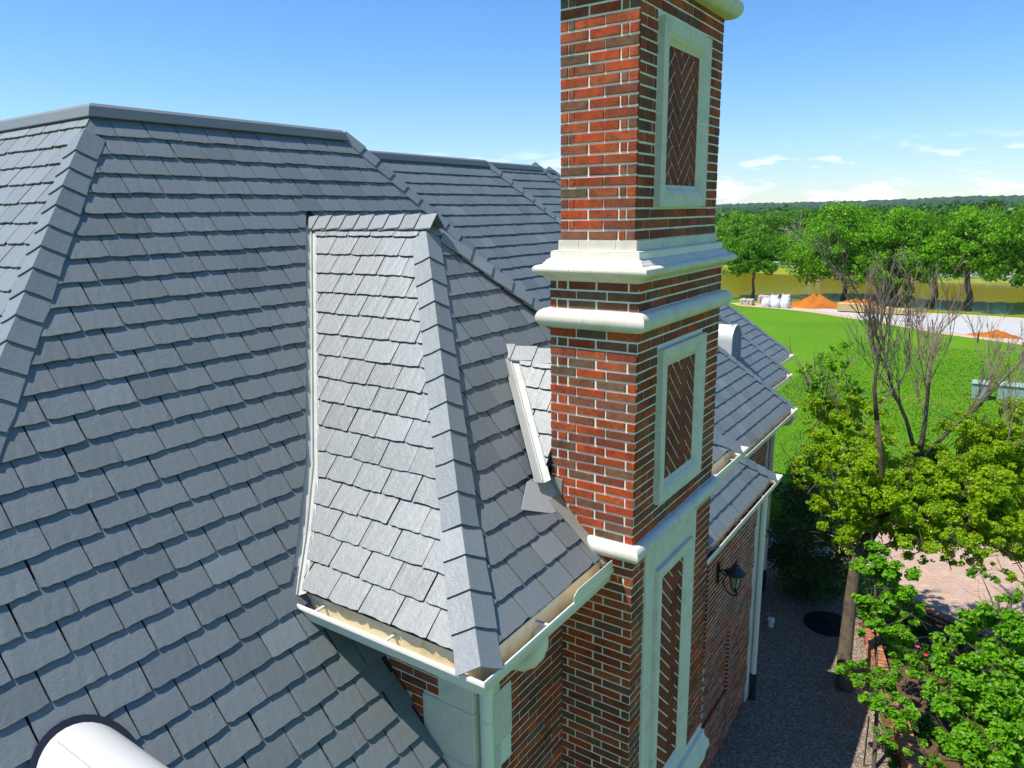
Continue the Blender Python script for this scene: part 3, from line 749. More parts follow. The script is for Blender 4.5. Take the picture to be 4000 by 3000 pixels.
def stone_frame(xf, y0, y1, z0, z1, fw, parent=CHIM):
    """A moulded stone picture frame on the shaded face, with a recessed herringbone panel."""
    pr = [(0, -.012), (0, .052), (fw * .55, .052), (fw * .60, .046), (fw * .72, .040), (fw * .86, .022), (fw * .94, .014), (fw, .012), (fw, -.012)]
    def pt(a, b, o): return Vector((xf + o, a, b))
    def ringpts(o): return [(y0 + o, z0 + o), (y1 - o, z0 + o), (y1 - o, z1 - o), (y0 + o, z1 - o)]
    g = .004
    for sidei in range(4):
        segs = [(0, .5), (.5, 1)]
        for (ta, tb) in segs:
            mm = MB(); rows = []
            for t in (ta, tb):
                row = []
                for o, p in pr:
                    q = ringpts(o); A = Vector((q[sidei][0], q[sidei][1])); B = Vector((q[(sidei + 1) % 4][0], q[(sidei + 1) % 4][1]))
                    c = A.lerp(B, t); dd = (B - A).normalized(); c = c + dd * (g if t == ta else -g)
                    row.append(pt(c.x, c.y, p))
                rows.append(row)
            n = len(pr); mm.add(rows[0] + rows[1], [(k, (k + 1) % n, n + (k + 1) % n, n + k) for k in range(n)] + [tuple(range(n)), tuple(range(2 * n - 1, n - 1, -1))])
            mm.obj('frame_stone', M_STONE, parent)
    # joint backing, slightly lower than the stones
    mm = MB(); rows = []
    for o, p in pr:
        rows.append([pt(a, b, p - (.003 if p > 0 else 0)) for a, b in ringpts(min(max(o, .003), fw - .002))])
    for k in range(len(pr) - 1):
        for s_ in range(4): mm.add([rows[k][s_], rows[k][(s_ + 1) % 4], rows[k + 1][(s_ + 1) % 4], rows[k + 1][s_]], [(0, 1, 2, 3)])
    mm.obj('stone_joints', M_JOINT, parent)
    # herringbone panel
    a0, a1, b0, b1 = y0 + fw, y1 - fw, z0 + fw, z1 - fw
    mm = MB(); mm.box((xf - .01, a0 - .01, b0 - .01), (xf - .0005 + .002, a1 + .01, b1 + .01)); mm.obj('panel_mortar', M_MORTAR, parent)
    bw, bl = .095, .285; c45 = math.sqrt(.5); cells = []
    for i in range(-40, 41):
        for j in range(-40, 41):
            ox = (i * bw + j * bw); oy = (i * bw - j * bw)
            pass
    # unit cell of the pattern: one upright and one lying brick, stepped diagonally
    for k in range(-30, 31):
        for l in range(-12, 13):
            cells.append((k * bw + l * bl * 2 / 1.0 * 0 + l * (2 * bl) , k * bw, bl, bw))
            cells.append((k * bw + bl + l * (2 * bl), k * bw + bw - bl, bw, bl))
    pl = [(Vector((0, a0, 0)), Vector((0, 1, 0))), (Vector((0, a1, 0)), Vector((0, -1, 0))), (Vector((0, 0, b0)), Vector((0, 0, 1))), (Vector((0, 0, b1)), Vector((0, 0, -1)))]
    cy, cz = (a0 + a1) / 2 + .03, (b0 + b1) / 2
    for (px, py, w, h) in cells:
        gg = .0075; pts = [(px + gg, py + gg), (px + w - gg, py + gg), (px + w - gg, py + h - gg), (px + gg, py + h - gg)]
        rp = [(cy + (u_ - v_) * c45, cz + (u_ + v_) * c45) for u_, v_ in pts]
        if max(p[0] for p in rp) < a0 or min(p[0] for p in rp) > a1 or max(p[1] for p in rp) < b0 or min(p[1] for p in rp) > b1: continue
        q = MB(); q.prism([(xf + .001, a, b) for a, b in rp], (.006, 0, 0)); me = q.mesh('panel_brick', M_BRICK2)
        if not all(a0 <= p[0] <= a1 and b0 <= p[1] <= b1 for p in rp):
            me2 = bmesh.new(); me2.from_mesh(me)
            for co, no in pl:
                r_ = bmesh.ops.bisect_plane(me2, geom=me2.verts[:] + me2.edges[:] + me2.faces[:], plane_co=co, plane_no=no, clear_inner=True)
                ed = [x for x in r_['geom_cut'] if isinstance(x, bmesh.types.BMEdge)]
                if ed: bmesh.ops.holes_fill(me2, edges=ed)
            if len(me2.faces) < 4 or sum(f.calc_area() for f in me2.faces) < .0012: me2.free(); continue
            me2.to_mesh(me); me2.free()
        link('panel_brick', me, parent)
stone_frame(UX1, 5.32, 6.31, .03, 1.365, .165)
stone_frame(CX1, 5.33, 6.32, -2.385, -1.07, .165)
# tall lower panel: flat stone surround and an inner frame
m = MB()
for (a, b, c, d_) in ((5.18, 5.378, -4.1, -2.737), (5.18, 5.378, -5.445, -4.105), (6.212, 6.35, -4.1, -2.737), (6.212, 6.35, -5.445, -4.105), (5.382, 5.80, -3.0, -2.737), (5.804, 6.208, -3.0, -2.737)):
    m = MB(); m.box((CX1 - .02, a, c), (CX1 + .016, b, d_)); m.obj('surround_stone', M_STONE, CHIM)
stone_frame(CX1, 5.38, 6.21, -5.40, -3.004, .15)
m = MB(); m.box((CX1 - .03, 4.90, -H), (CX1 + .05, 6.82, -5.9)); m.box((CX0, CY0 - .05, -H), (CX1 + .05, CY0, -5.9)); m.obj('chimney_base', M_MORTAR, CHIM)
# metal flashing up the sun face where the bay roof meets it
m = MB(); m.prism([(-3.0, 4.94, -2.15), (-2.885, 4.94, -2.165), (-2.90, 4.94, -2.39), (-2.575, 4.94, -2.64), (-2.50, 4.94, -2.76), (-2.46, 4.94, -2.86), (-2.56, 4.94, -2.84), (-2.80, 4.94, -2.56), (-3.0, 4.94, -2.32)], (0, -.012, 0)); part('step_flashing', m, M_FLASH, CHIM)
m = MB(); m.prism([(-2.93, 4.93, -2.30), (-2.93, 4.78, -2.31), (-2.47, 4.86, -2.79), (-2.46, 4.93, -2.80)], (.006, 0, .008)); part('step_flashing', m, M_FLASH, CHIM)

# --- bay walls
BWX = -2.894
m = MB(); m.box((BWX - .2, BAY_WALL_Y, -H), (BWX, CY0 + .2, ZL - .15)); m.box((BWX - .2, 6.6, -H), (BWX, 8.3, ZL - .15))
m.box((-4.6, BAY_WALL_Y, -4.6), (BWX - .2, BAY_WALL_Y + .2, ZL - .15)); m.box((-4.2, 8.1, -H), (BWX - .2, 8.3, ZL - .15))
BAYW = part('bay_wall', m, M_MORTAR)
bs = BrickSet()
for k, z, h in face_rows(-6.6, ZL - .16):
    y = 3.97 + (.06 if (k // 6) % 2 else .13) if True else 0
    st = 3.965 if (k // 6) % 2 == 0 else 4.12
    y = st; first = True
    while y < CY0 - .03:
        w = .26 * (.5 if (k % 2 and first) else 1); first = False; ye = min(y + w, CY0 - .004)
        bs.put((BWX, (y + ye) / 2, z), ye - y - .013, h - .015, (0, 1, 0), (1, 0, 0)); y = ye
    x = -3.20 if (k // 3) % 2 == 0 else -3.36
    x = -3.20 if z > -3.56 else -3.36; xx = x; first = True
    while xx > -4.4:
        w = .26 * (.5 if (k % 2 and first) else 1); first = False
        if xx - w < main_x(max(z, -4.3)) - .2: break
        bs.put((xx - w / 2, BAY_WALL_Y, z), w - .013, h - .015, (1, 0, 0), (0, -1, 0)); xx -= w
bs.finish(BAYW, 260)
n_ = 0; z = ZL - .165
hs = [.56] + [.47] * 6
wide = False
for hh in hs:
    m = MB(); wy = .48 if wide else .325; wx = .47 if wide else .31
    m.box((BWX - wx, BAY_WALL_Y - .018, z - hh + .004), (BWX + .018, BAY_WALL_Y + wy, z)); m.obj('quoin_stone', M_STONE, BAYW, bevel=.006)
    z -= hh; wide = not wide
# corner downspout and its elbow
m = MB()
def fluted(mb, pts, w, mi=0):
    mb.tube(pts, w, seg=12, mi=mi)
DSX, DSY = BWX + .085, 3.70
m.tube([(DSX, DSY, -3.30), (DSX, DSY, -4.2), (DSX, DSY, -H + .1)], .052, seg=14)
for zz in (-3.62, -5.6, -7.6): m.tube([(DSX, DSY, zz), (DSX, DSY, zz - .012)], .056, seg=14)
part('downspout', m, M_CREAM, smooth='sharp')
m = MB(); cv = []
for i in range(9):
    t = i / 8 * math.pi / 2; cv.append((-2.50 - .17 * (1 - math.cos(t)), 3.95 - .02 * i / 8, -2.98 - .19 * math.sin(t) - .05 * i / 8))
rad = [.062 + (.006 if i % 2 else 0) for i in range(9)]
m.tube([(-2.50, 3.95, -2.90)] + cv, [.062] + rad, seg=14)
m.tube([cv[-1], (-2.80, 3.88, -3.26), (DSX, DSY + .03, -3.32), (DSX, DSY, -3.45)], .055, seg=14)
part('downspout_elbow', m, M_CREAM, smooth='sharp')

# --- walls of the wings
def far_wall(name, wx, y0, y1, zt, zb, ysk=1, recess=()):
    m = MB(); m.box((wx - .25, y0, zb), (wx - .056, y1 - .02, zt)); m.box((wx - 6, y1 - .2, zb), (wx - .3, y1 - .02, zt)); p = part(name, m, M_MORTAR)
    n = int((zt - zb) / CH); h = (zt - zb) / n; vs = []; fs = []
    for k in range(n):
        z = zb + (k + .5) * h; y = y0 - (.13 if k % 2 else 0)
        while y < y1 - .32:
            a, b = max(y, y0), min(y + .25, y1 - .3); y += .265
            if b - a < .03: continue
            cuts = sorted({a, b, *[c_ for r_ in recess if r_[2] < z < r_[3] for c_ in r_[:2] if a + .03 < c_ < b - .03]})
            for a, b in zip(cuts, cuts[1:]):
                mid = (a + b) / 2; off = 0.0
                for (ra, rb, rz0, rz1) in recess:
                    if ra < mid < rb and rz0 < z < rz1: off = -.048
                if off == 0:
                    if any(abs(b - r_[0]) < .02 for r_ in recess): b += .006
                    if any(abs(a - r_[1]) < .02 for r_ in recess): a -= .006
                x = wx + off + rnd.uniform(-.002, .003); xb = wx - .06; za, zb2 = z - h / 2 + .0085, z + h / 2 - .0085; o = len(vs)
                vs += [(x, a, za), (x, b, za), (x, b, zb2), (x, a, zb2), (xb, a, za), (xb, b, za), (xb, b, zb2), (xb, a, zb2)]
                fs += [(o, o + 1, o + 2, o + 3), (o + 1, o + 5, o + 6, o + 2), (o + 4, o, o + 3, o + 7), (o + 3, o + 2, o + 6, o + 7), (o + 4, o + 5, o + 1, o)]
    me = quick_mesh('wall_bricks', vs, fs, M_BRICK); w_ = link('wall_bricks', me, p); w_['kind'] = 'stuff'
    # mortar face in the plane of each brick's joint
    vs2 = MB(); vs2.box((wx - .056, y0, zb), (wx - .003, y1 - .3, zt)) if not recess else None
    if recess:
        ys = sorted({y0, y1 - .3, *[r[0] for r in recess], *[r[1] for r in recess]}); zs = sorted({zb, zt, *[r[2] for r in recess], *[r[3] for r in recess]})
        for ya, yb in zip(ys, ys[1:]):
            for za, zb_ in zip(zs, zs[1:]):
                inr = any(r[0] <= (ya + yb) / 2 <= r[1] and r[2] <= (za + zb_) / 2 <= r[3] for r in recess)
                vs2.box((wx - .062, ya, za), (wx - (.0515 if inr else .003), yb, zb_))
    vs2.obj('mortar_face', M_MORTAR, p)
    z = zt; wide = True
    while z > zb + .05:
        hh = min(.39, z - zb); wq = .36 if wide else .30
        q = MB(); q.box((wx - .35, y1 - wq, z - hh + .004), (wx + .016, y1, z)); q.obj('quoin_stone', M_STONE, p, bevel=.005); z -= hh; wide = not wide
    q = MB(); q.tube([(wx + .07, y1 - .10, zt - .05), (wx + .07, y1 - .10, zb + .55)], .05, seg=12); q.obj('downspout', M_CREAM, p)
    q = MB(); q.tube([(wx + .07, y1 - .10, zb + .55), (wx + .07, y1 - .10, zb + .0)], .065, seg=12); q.obj('downspout_boot', M_BLACK, p)
    return p
W1 = far_wall('lower_wall', -3.18, 6.775, 12.42, ZL2 - .16, -H, recess=((8.3, 9.70, -6.62, -4.9), (9.72, 10.95, -7.95, -6.82)))
W2 = far_wall('wing_wall', -4.15, 12.4, 16.6, ZL2 - .16, -H)
W3 = far_wall('rear_wing_wall', -5.14, 16.6, 20.2, ZL2 - .16, -H)
W4 = far_wall('end_wing_wall', -5.8, 20.2, 23.1, ZL2 - .16, -H)
m = MB()
for (lx, ly, wx, wy) in ((-3.656, 16.55, -4.08, 16.45), (-2.50, 8.2, -2.83, 8.0)):
    z0 = (ZL2 if lx < -3 else ZL) - .12
    m.tube([(lx - .06, ly, z0)] + [(lx - .06 - .14 * (1 - math.cos(t)), ly, z0 - .16 * math.sin(t)) for t in [i * math.pi / 12 for i in range(1, 7)]] + [(wx, wy, z0 - .26), (wx, wy, z0 - .5)], [.07 + .005 * (i % 2) for i in range(9)], seg=12)
part('downspout_elbow', m, M_CREAM, smooth='sharp')

# --- round-topped roof vents
def roof_vent(x_front, y, z_base, z_spring, r, back, parent, label):
    """A half-round hood that runs back into the roof along -x, with a louvred front."""
    m = MB(); n = 18; sec = [(-r, z_base), (-r, z_spring)] + [(-r * math.cos(t), z_spring + r * math.sin(t)) for t in [math.pi * i / n for i in range(1, n)]] + [(r, z_spring), (r, z_base)]
    th = .012; inn_ = [(a * (1 - th / r), min(b, z_spring) if b <= z_spring else z_spring + (b - z_spring) * (1 - th / r)) for a, b in sec]
    k = len(sec)
    vs = [(x_front, y + a, b) for a, b in sec] + [(x_front - back, y + a, b) for a, b in sec] + [(x_front, y + a, b) for a, b in inn_] + [(x_front - back, y + a, b) for a, b in inn_]
    fs = []
    for i in range(k - 1):
        fs += [(i, i + 1, k + i + 1, k + i), (2 * k + i, 3 * k + i, 3 * k + i + 1, 2 * k + i + 1), (i, 2 * k + i, 2 * k + i + 1, i + 1), (k + i, k + i + 1, 3 * k + i + 1, 3 * k + i)]
    m.add(vs, fs); hood = part('roof_vent', m, M_VENT, parent); hood['label'] = label
    md = hood.modifiers.new('es', 'EDGE_SPLIT'); md.split_angle = math.radians(35); hood.data.polygons.foreach_set('use_smooth', [True] * len(hood.data.polygons))
    m = MB(); z = z_base + .03
    while z < z_spring + r * .93:
        hw = r - .02 if z < z_spring else math.sqrt(max(0, (r - .02) ** 2 - (z - z_spring) ** 2))
        if hw > .04:
            q = MB(); q.add([(x_front - .10, y - hw, z + .05), (x_front - .10, y + hw, z + .05), (x_front - .015, y + hw, z), (x_front - .015, y - hw, z), (x_front - .10, y - hw, z + .058), (x_front - .10, y + hw, z + .058), (x_front - .015, y + hw, z + .008), (x_front - .015, y - hw, z + .008)],
                            [(0, 1, 2, 3), (4, 5, 6, 7), (0, 1, 5, 4), (2, 3, 7, 6), (0, 3, 7, 4), (1, 2, 6, 5)]); q.obj('louvre', M_LOUVRE, hood)
        z += .075
    q = MB(); q.add([(x_front - .11, y + a * .97, b if b < z_spring else z_spring + (b - z_spring) * .97) for a, b in sec], [tuple(range(k))]); q.obj('vent_back', M_BLACK, hood)
    q = MB(); so_ = [(a * 1.06, b if b <= z_spring else z_spring + (b - z_spring) * 1.06) for a, b in sec]
    vs = [(x_front - .02, y + a, b) for a, b in sec] + [(x_front - .02, y + a, b) for a, b in so_] + [(x_front + .012, y + a, b) for a, b in sec] + [(x_front + .012, y + a, b) for a, b in so_]; fs = []
    for i in range(k - 1): fs += [(i, i + 1, k + i + 1, k + i), (2 * k + i, 3 * k + i, 3 * k + i + 1, 2 * k + i + 1), (k + i, k + i + 1, 3 * k + i + 1, 3 * k + i), (i, 2 * k + i, 2 * k + i + 1, i + 1)]
    q.add(vs, fs); q.obj('vent_frame', M_VENT, hood)
    return hood
v1 = roof_vent(-2.95, 1.51, -4.1, -3.075, .262, 1.6, MAIN, 'white half-round vent hood cut off by the bottom edge of the picture')
m = MB(); m.box((-4.1, 1.435, -2.826), (-2.95, 1.447, -2.812)); m.obj('hood_seam', M_VENT, v1)
m = MB(); pr_ = [(1.51 + .298 * math.cos(t), -3.075 + .298 * math.sin(t)) for t in [math.pi * i / 16 for i in range(17)]]; pi_ = [(1.51 + .255 * math.cos(t), -3.075 + .255 * math.sin(t)) for t in [math.pi * i / 16 for i in range(17)]]
vs = [(main_x(b) + .06, a, b) for a, b in pr_] + [(main_x(b) + .06, a, b) for a, b in pi_]
m.add(vs, [(i, i + 1, 18 + i, 17 + i) for i in range(16)]); m.obj('vent_flashing', M_BLACK, v1)
roof_vent(-5.35, 17.55, -3.72, -3.10, .36, 1.6, WING3, 'white half-round vent hood with grey louvres on the rear wing roof')

# ------------------------------------------------------------------ wall lantern
LX, LY, LZ = -3.18, 10.12, -5.40
L = thing('wall_lantern', 'black carriage lantern on a scrolled bracket on the shaded brick wall', 'wall lamp', (LX, LY, LZ))
m = MB(); m.lathe((0, 0, 0), [(.005, -.19), (.05, -.17), (.06, -.05), (.06, .05), (.05, .17), (.005, .19)], 12)
vv = [(LX + .03 + z_ * 0 + .25 * 0 + abs(0), y_, z_) for x_, y_, z_ in m.v]
m.v = [(LX + .012 + .3 * (.06 - abs(y_)) if True else 0, LY + y_, LZ + z_) for x_, y_, z_ in m.v]; part('backplate', m, M_BLACK, L)
cx = LX + .27
m = MB(); m.tube([(LX + .03, LY, LZ + .05), (LX + .10, LY, LZ + .07), (LX + .16, LY, LZ + .09)], .013, 8)
pts = [(LX + .03, LY, LZ + .04)] + [(LX + .10 + .04 * math.cos(t), LY, LZ - .02) for t in (0,)] + [(LX + .09, LY, LZ - .10), (LX + .11, LY, LZ - .20), (LX + .17, LY, LZ - .28), (LX + .25, LY, LZ - .31), (LX + .31, LY, LZ - .28), (LX + .31, LY, LZ - .24), (LX + .28, LY, LZ - .22), (LX + .265, LY, LZ - .25)]
m.tube(pts, .015, 8); part('bracket', m, M_BLACK, L)
m = MB(); m.lathe((cx, LY, LZ), [(.004, -.25), (.02, -.235), (.03, -.20), (.055, -.185), (.06, -.17), (.005, -.165)], 12); part('lamp_base', m, M_BLACK, L)
m = MB(); m.lathe((cx, LY, LZ), [(.052, -.168), (.095, .06), (.09, .062), (.048, -.16)], 6); part('glass', m, M_LAMPGLASS, L)
m = MB()
for i in range(6):
    t = 2 * math.pi * i / 6; m.tube([(cx + .055 * math.cos(t), LY + .055 * math.sin(t), LZ - .17), (cx + .10 * math.cos(t), LY + .10 * math.sin(t), LZ + .065)], .007, 6)
part('lamp_frame', m, M_BLACK, L)
m = MB(); m.lathe((cx, LY, LZ), [(.02, .06), (.15, .058), (.155, .075), (.11, .12), (.05, .165), (.045, .185), (.055, .195), (.03, .21), (.012, .235), (.02, .25), (.006, .275), (.002, .30)], 18); part('lamp_roof', m, M_BLACK, L, smooth=False)

# ------------------------------------------------------------------ ground
exec_ground = True
def struct(name, mb, mat, **k):
    o = mb.obj(name, mat, None, **k); o['kind'] = 'structure'; return o
def mat_lawn():
    m, nt, b = newmat('lawn_grass'); pos = geo_pos(nt)
    n1 = noise(nt, pos, .12, 5, .6); n2 = noise(nt, pos, 2.2, 6, .7); n3 = noise(nt, pos, 28, 4, .7)
    c = ramp(nt, [(.28, (.085, .205, .010)), (.5, (.122, .268, .010)), (.74, (.17, .305, .014))]); nt.links.new(n1, c.inputs[0])
    col = mixc(nt, math_(nt, 'MULTIPLY', n2, .55), c.outputs[0], (.07, .23, .006))
    dry = ramp(nt, [(.52, (0, 0, 0)), (.66, (1, 1, 1))]); nt.links.new(noise(nt, pos, .35, 5, .65, .8), dry.inputs[0])
    sp = nt.nodes.new('ShaderNodeSeparateXYZ'); nt.links.new(pos, sp.inputs[0])
    near = nt.nodes.new('ShaderNodeMapRange'); near.inputs[1].default_value = 44; near.inputs[2].default_value = 22; nt.links.new(sp.outputs['Y'], near.inputs[0])
    col = mixc(nt, math_(nt, 'MULTIPLY', dry.outputs[0], math_(nt, 'ADD', math_(nt, 'MULTIPLY', near.outputs[0], .65), .30)), col, (.20, .21, .035))
    col = mixc(nt, math_(nt, 'MULTIPLY', n3, .5), col, (.06, .17, .004))
    nt.links.new(col, b.inputs['Base Color']); setin(b, Roughness=.9); b.inputs['Specular IOR Level'].default_value = .1
    bump(nt, b, math_(nt, 'ADD', n3, n2), .9, .05)
    return m
M_LAWN = mat_lawn()
G = -H
m = MB(); m.add([(-3500, -400, G), (3500, -400, G), (3500, 4200, G), (-3500, 4200, G)], [(0, 1, 2, 3)]); struct('lawn', m, M_LAWN)
def poly(name, pts, z, mat, kind='structure'):
    m = MB(); m.add([(x, y, G + z) for x, y in pts], [tuple(range(len(pts)))]); o = m.obj(name, mat); o['kind'] = kind; return o
def mat_gravel():
    m, nt, b = newmat('pea_gravel'); pos = geo_pos(nt)
    v = N(nt, 'ShaderNodeTexVoronoi'); setin(v, Scale=36); nt.links.new(pos, v.inputs['Vector'])
    c = ramp(nt, [(0, (.11, .08, .055)), (.3, (.28, .20, .14)), (.6, (.20, .16, .125)), (.8, (.38, .28, .20)), (1, (.55, .46, .36))]); 
    s = nt.nodes.new('ShaderNodeSeparateColor'); nt.links.new(v.outputs['Color'], s.inputs[0]); nt.links.new(s.outputs[0], c.inputs[0])
    col = mixc(nt, math_(nt, 'MULTIPLY', noise(nt, pos, 1.2, 5, .6), .5), c.outputs[0], (.16, .125, .095))
    nt.links.new(col, b.inputs['Base Color']); setin(b, Roughness=.85)
    bump(nt, b, math_(nt, 'SUBTRACT', 1.0, v.outputs['Distance']), 1.0, .03)
    return m
M_GRAVEL = mat_gravel()
poly('gravel_bed', [(-3.2, -4), (-.2, -4), (-.35, 9), (-.75, 12), (-1.5, 14.8), (-1.75, 16.4), (-2.6, 17.3), (-4.3, 17.7), (-4.4, 17.2), (-3.2, 12)], .006, M_GRAVEL)
def mat_paver():
    m, nt, b = newmat('concrete_pavers'); pos = geo_pos(nt)
    mpn = N(nt, 'ShaderNodeMapping'); mpn.inputs['Rotation'].default_value = (0, 0, .75); nt.links.new(pos, mpn.inputs[0])
    br = N(nt, 'ShaderNodeTexBrick'); setin(br, Scale=1.0, Mortar_Size=.006, Brick_Width=.24, Row_Height=.12); br.offset = .5
    br.inputs['Color1'].default_value = (0, 0, 0, 1); br.inputs['Color2'].default_value = (1, 1, 1, 1); br.inputs['Mortar'].default_value = (.5, .5, .5, 1)
    nt.links.new(mpn.outputs[0], br.inputs['Vector'])
    c = ramp(nt, [(0, (.40, .22, .16)), (.3, (.46, .30, .20)), (.55, (.42, .27, .22)), (.8, (.50, .37, .25)), (1, (.33, .30, .30))]); nt.links.new(br.outputs['Color'], c.inputs[0])
    col = mixc(nt, br.outputs['Fac'], c.outputs[0], (.25, .19, .15)); col = mixc(nt, math_(nt, 'MULTIPLY', noise(nt, pos, 9, 5), .3), col, (.34, .26, .2))
    nt.links.new(col, b.inputs['Base Color']); setin(b, Roughness=.85); bump(nt, b, math_(nt, 'SUBTRACT', 1.0, br.outputs['Fac']), .5, .01)
    return m
M_PAVER = mat_paver()
M_WATER, nt, b = newmat('pond_water')
b.inputs['Base Color'].default_value = (.22, .18, .006, 1); setin(b, Roughness=.12); b.inputs['Specular IOR Level'].default_value = .28
bump(nt, b, noise(nt, geo_pos(nt), 1.6, 4, .6), .12, .04)
M_BANK = mat_plain('dry_bank_grass', (.24, .25, .03), .95, .3, 1.2, .4, .05, .1, dirt=(.12, .22, .01), dirt_amt=.7, dscale=.25)
M_SLAB = mat_plain('pale_concrete_slab', (.42, .41, .395), .85, .10, .8, .1, .01, .2, dirt=(.40, .38, .35), dirt_amt=.45, dscale=.35)
M_DIRT = mat_plain('orange_clay', (.48, .155, .025), .95, .3, 1.5, 1.0, .12, .05, dirt=(.30, .09, .016), dirt_amt=.6, dscale=.8)
M_SAND = mat_plain('pale_sandy_soil', (.50, .36, .24), .95, .2, 1.0, .4, .04, .1)
M_BAG = mat_plain('white_bulk_bag', (.78, .78, .80), .7, .08, 4, .7, .06, .2)
M_TIMBER = mat_plain('fresh_timber', (.56, .40, .18), .8, .2, 6, .3, .01, .1)
M_TIMBERD = mat_plain('timber_gap', (.10, .06, .03), .9, .2, 6, 0)
M_ROCK = mat_plain('pale_stone_block', (.56, .47, .38), .9, .2, 3, .6, .04, .1)
M_ROAD = mat_plain('far_road', (.20, .20, .20), .9, .1, 1, 0)
M_RAIL = mat_plain('galvanised_rail', (.50, .50, .49), .45, .08, 2, 0, spec=.5)
M_UTIL = mat_plain('pale_green_cabinet', (.27, .37, .31), .6, .06, 3, 0)
M_MULCH = mat_plain('brown_mulch', (.15, .09, .05), .95, .4, 6, 1.0, .04, .05)
M_PVC = mat_plain('white_pvc', (.76, .74, .66), .5, .05, 10, 0)
M_LID = mat_plain('black_lid', (.012, .013, .014), .6, .2, 9, .3, .01, .2)
M_EDGEBRICK = mat_brick('edging_brick', [(0, (.36, .13, .06)), (.4, (.46, .20, .10)), (.7, (.40, .15, .075)), (1, (.52, .26, .14))])
M_PAVE = None
def mat_paver2():
    m, nt, b = newmat('paver_blend'); pos = geo_pos(nt)
    r = any_random(nt); c = ramp(nt, [(0, (.42, .26, .19)), (.3, (.46, .31, .21)), (.5, (.43, .28, .22)), (.75, (.49, .35, .245)), (.9, (.40, .31, .27)), (1, (.44, .27, .20))]); nt.links.new(r, c.inputs[0])
    col = mixc(nt, math_(nt, 'MULTIPLY', noise(nt, pos, 30, 5), .35), c.outputs[0], (.30, .22, .16)); nt.links.new(col, b.inputs['Base Color']); setin(b, Roughness=.85)
    return m
M_PAVE = mat_paver2()

M_SANDJ = mat_plain('joint_sand', (.34, .25, .18), .95, .2, 20, .2)
# paved patio with its brick edge; the pavers are real blocks
def in_poly(x, y, P):
    c = False; n = len(P)
    for i in range(n):
        (x1, y1), (x2, y2) = P[i], P[i - 1]
        if (y1 > y) != (y2 > y) and x < (x2 - x1) * (y - y1) / (y2 - y1) + x1: c = not c
    return c
def patio(name, P, ang, label_kind='structure'):
    base = poly(name, P, .010, M_SANDJ); xs = [p[0] for p in P]; ys = [p[1] for p in P]; cx_, cy_ = sum(xs) / len(xs), sum(ys) / len(ys)
    R_ = max(max(xs) - min(xs), max(ys) - min(ys)); ca, sa = math.cos(ang), math.sin(ang); vs = []; fs = []; g = .0025; z0, z1 = G + .004, G + .016
    bw, bl = .125, .25
    for k in range(-int(R_ / bw), int(R_ / bw) + 1):
        for l in range(-int(R_ / (2 * bl)) - 1, int(R_ / (2 * bl)) + 2):
            for (px, py, w, h) in ((k * bw + l * 2 * bl, k * bw, bl, bw), (k * bw + bl + l * 2 * bl, k * bw + bw - bl, bw, bl)):
                mx, my = px + w / 2, py + h / 2; X = cx_ + ca * mx - sa * my; Y = cy_ + sa * mx + ca * my
                if not in_poly(X, Y, P): continue
                dz = rnd.uniform(-.002, .002); q = []
                for a, b_ in ((px + g, py + g), (px + w - g, py + g), (px + w - g, py + h - g), (px + g, py + h - g)):
                    q.append((cx_ + ca * a - sa * b_, cy_ + sa * a + ca * b_))
                o = len(vs); vs += [(x, y, z1 + dz) for x, y in q] + [(x, y, z0) for x, y in q]
                fs += [(o, o + 1, o + 2, o + 3)] + [(o + i, o + 4 + i, o + 4 + (i + 1) % 4, o + (i + 1) % 4) for i in range(4)]
    w_ = link('pavers', quick_mesh('pavers', vs, fs, M_PAVE), base); w_['kind'] = 'stuff'
    return base
patio('patio', [(-2.2, 18.6), (-1.35, 17.75), (-.75, 17.35), (.1, 17.0), (1.2, 16.6), (5.5, 16.2), (6.5, 22.5), (2.2, 24.5), (-1.5, 25.0), (-2.6, 22.0)], .6)
patio('path', [(-6.2, 17.7), (-4.6, 17.75), (-2.7, 17.4), (-2.25, 18.65), (-2.65, 21.5), (-5.0, 20.2), (-7.5, 20.0)], .6)
poly('planting_bed', [(-1.65, 16.0), (-1.2, 13.6), (-.2, 10.5), (1.2, 8.5), (5, 8), (5.5, 16.15), (1.2, 16.55), (.1, 16.95), (-.75, 17.3), (-1.4, 17.7)], .008, M_MULCH)

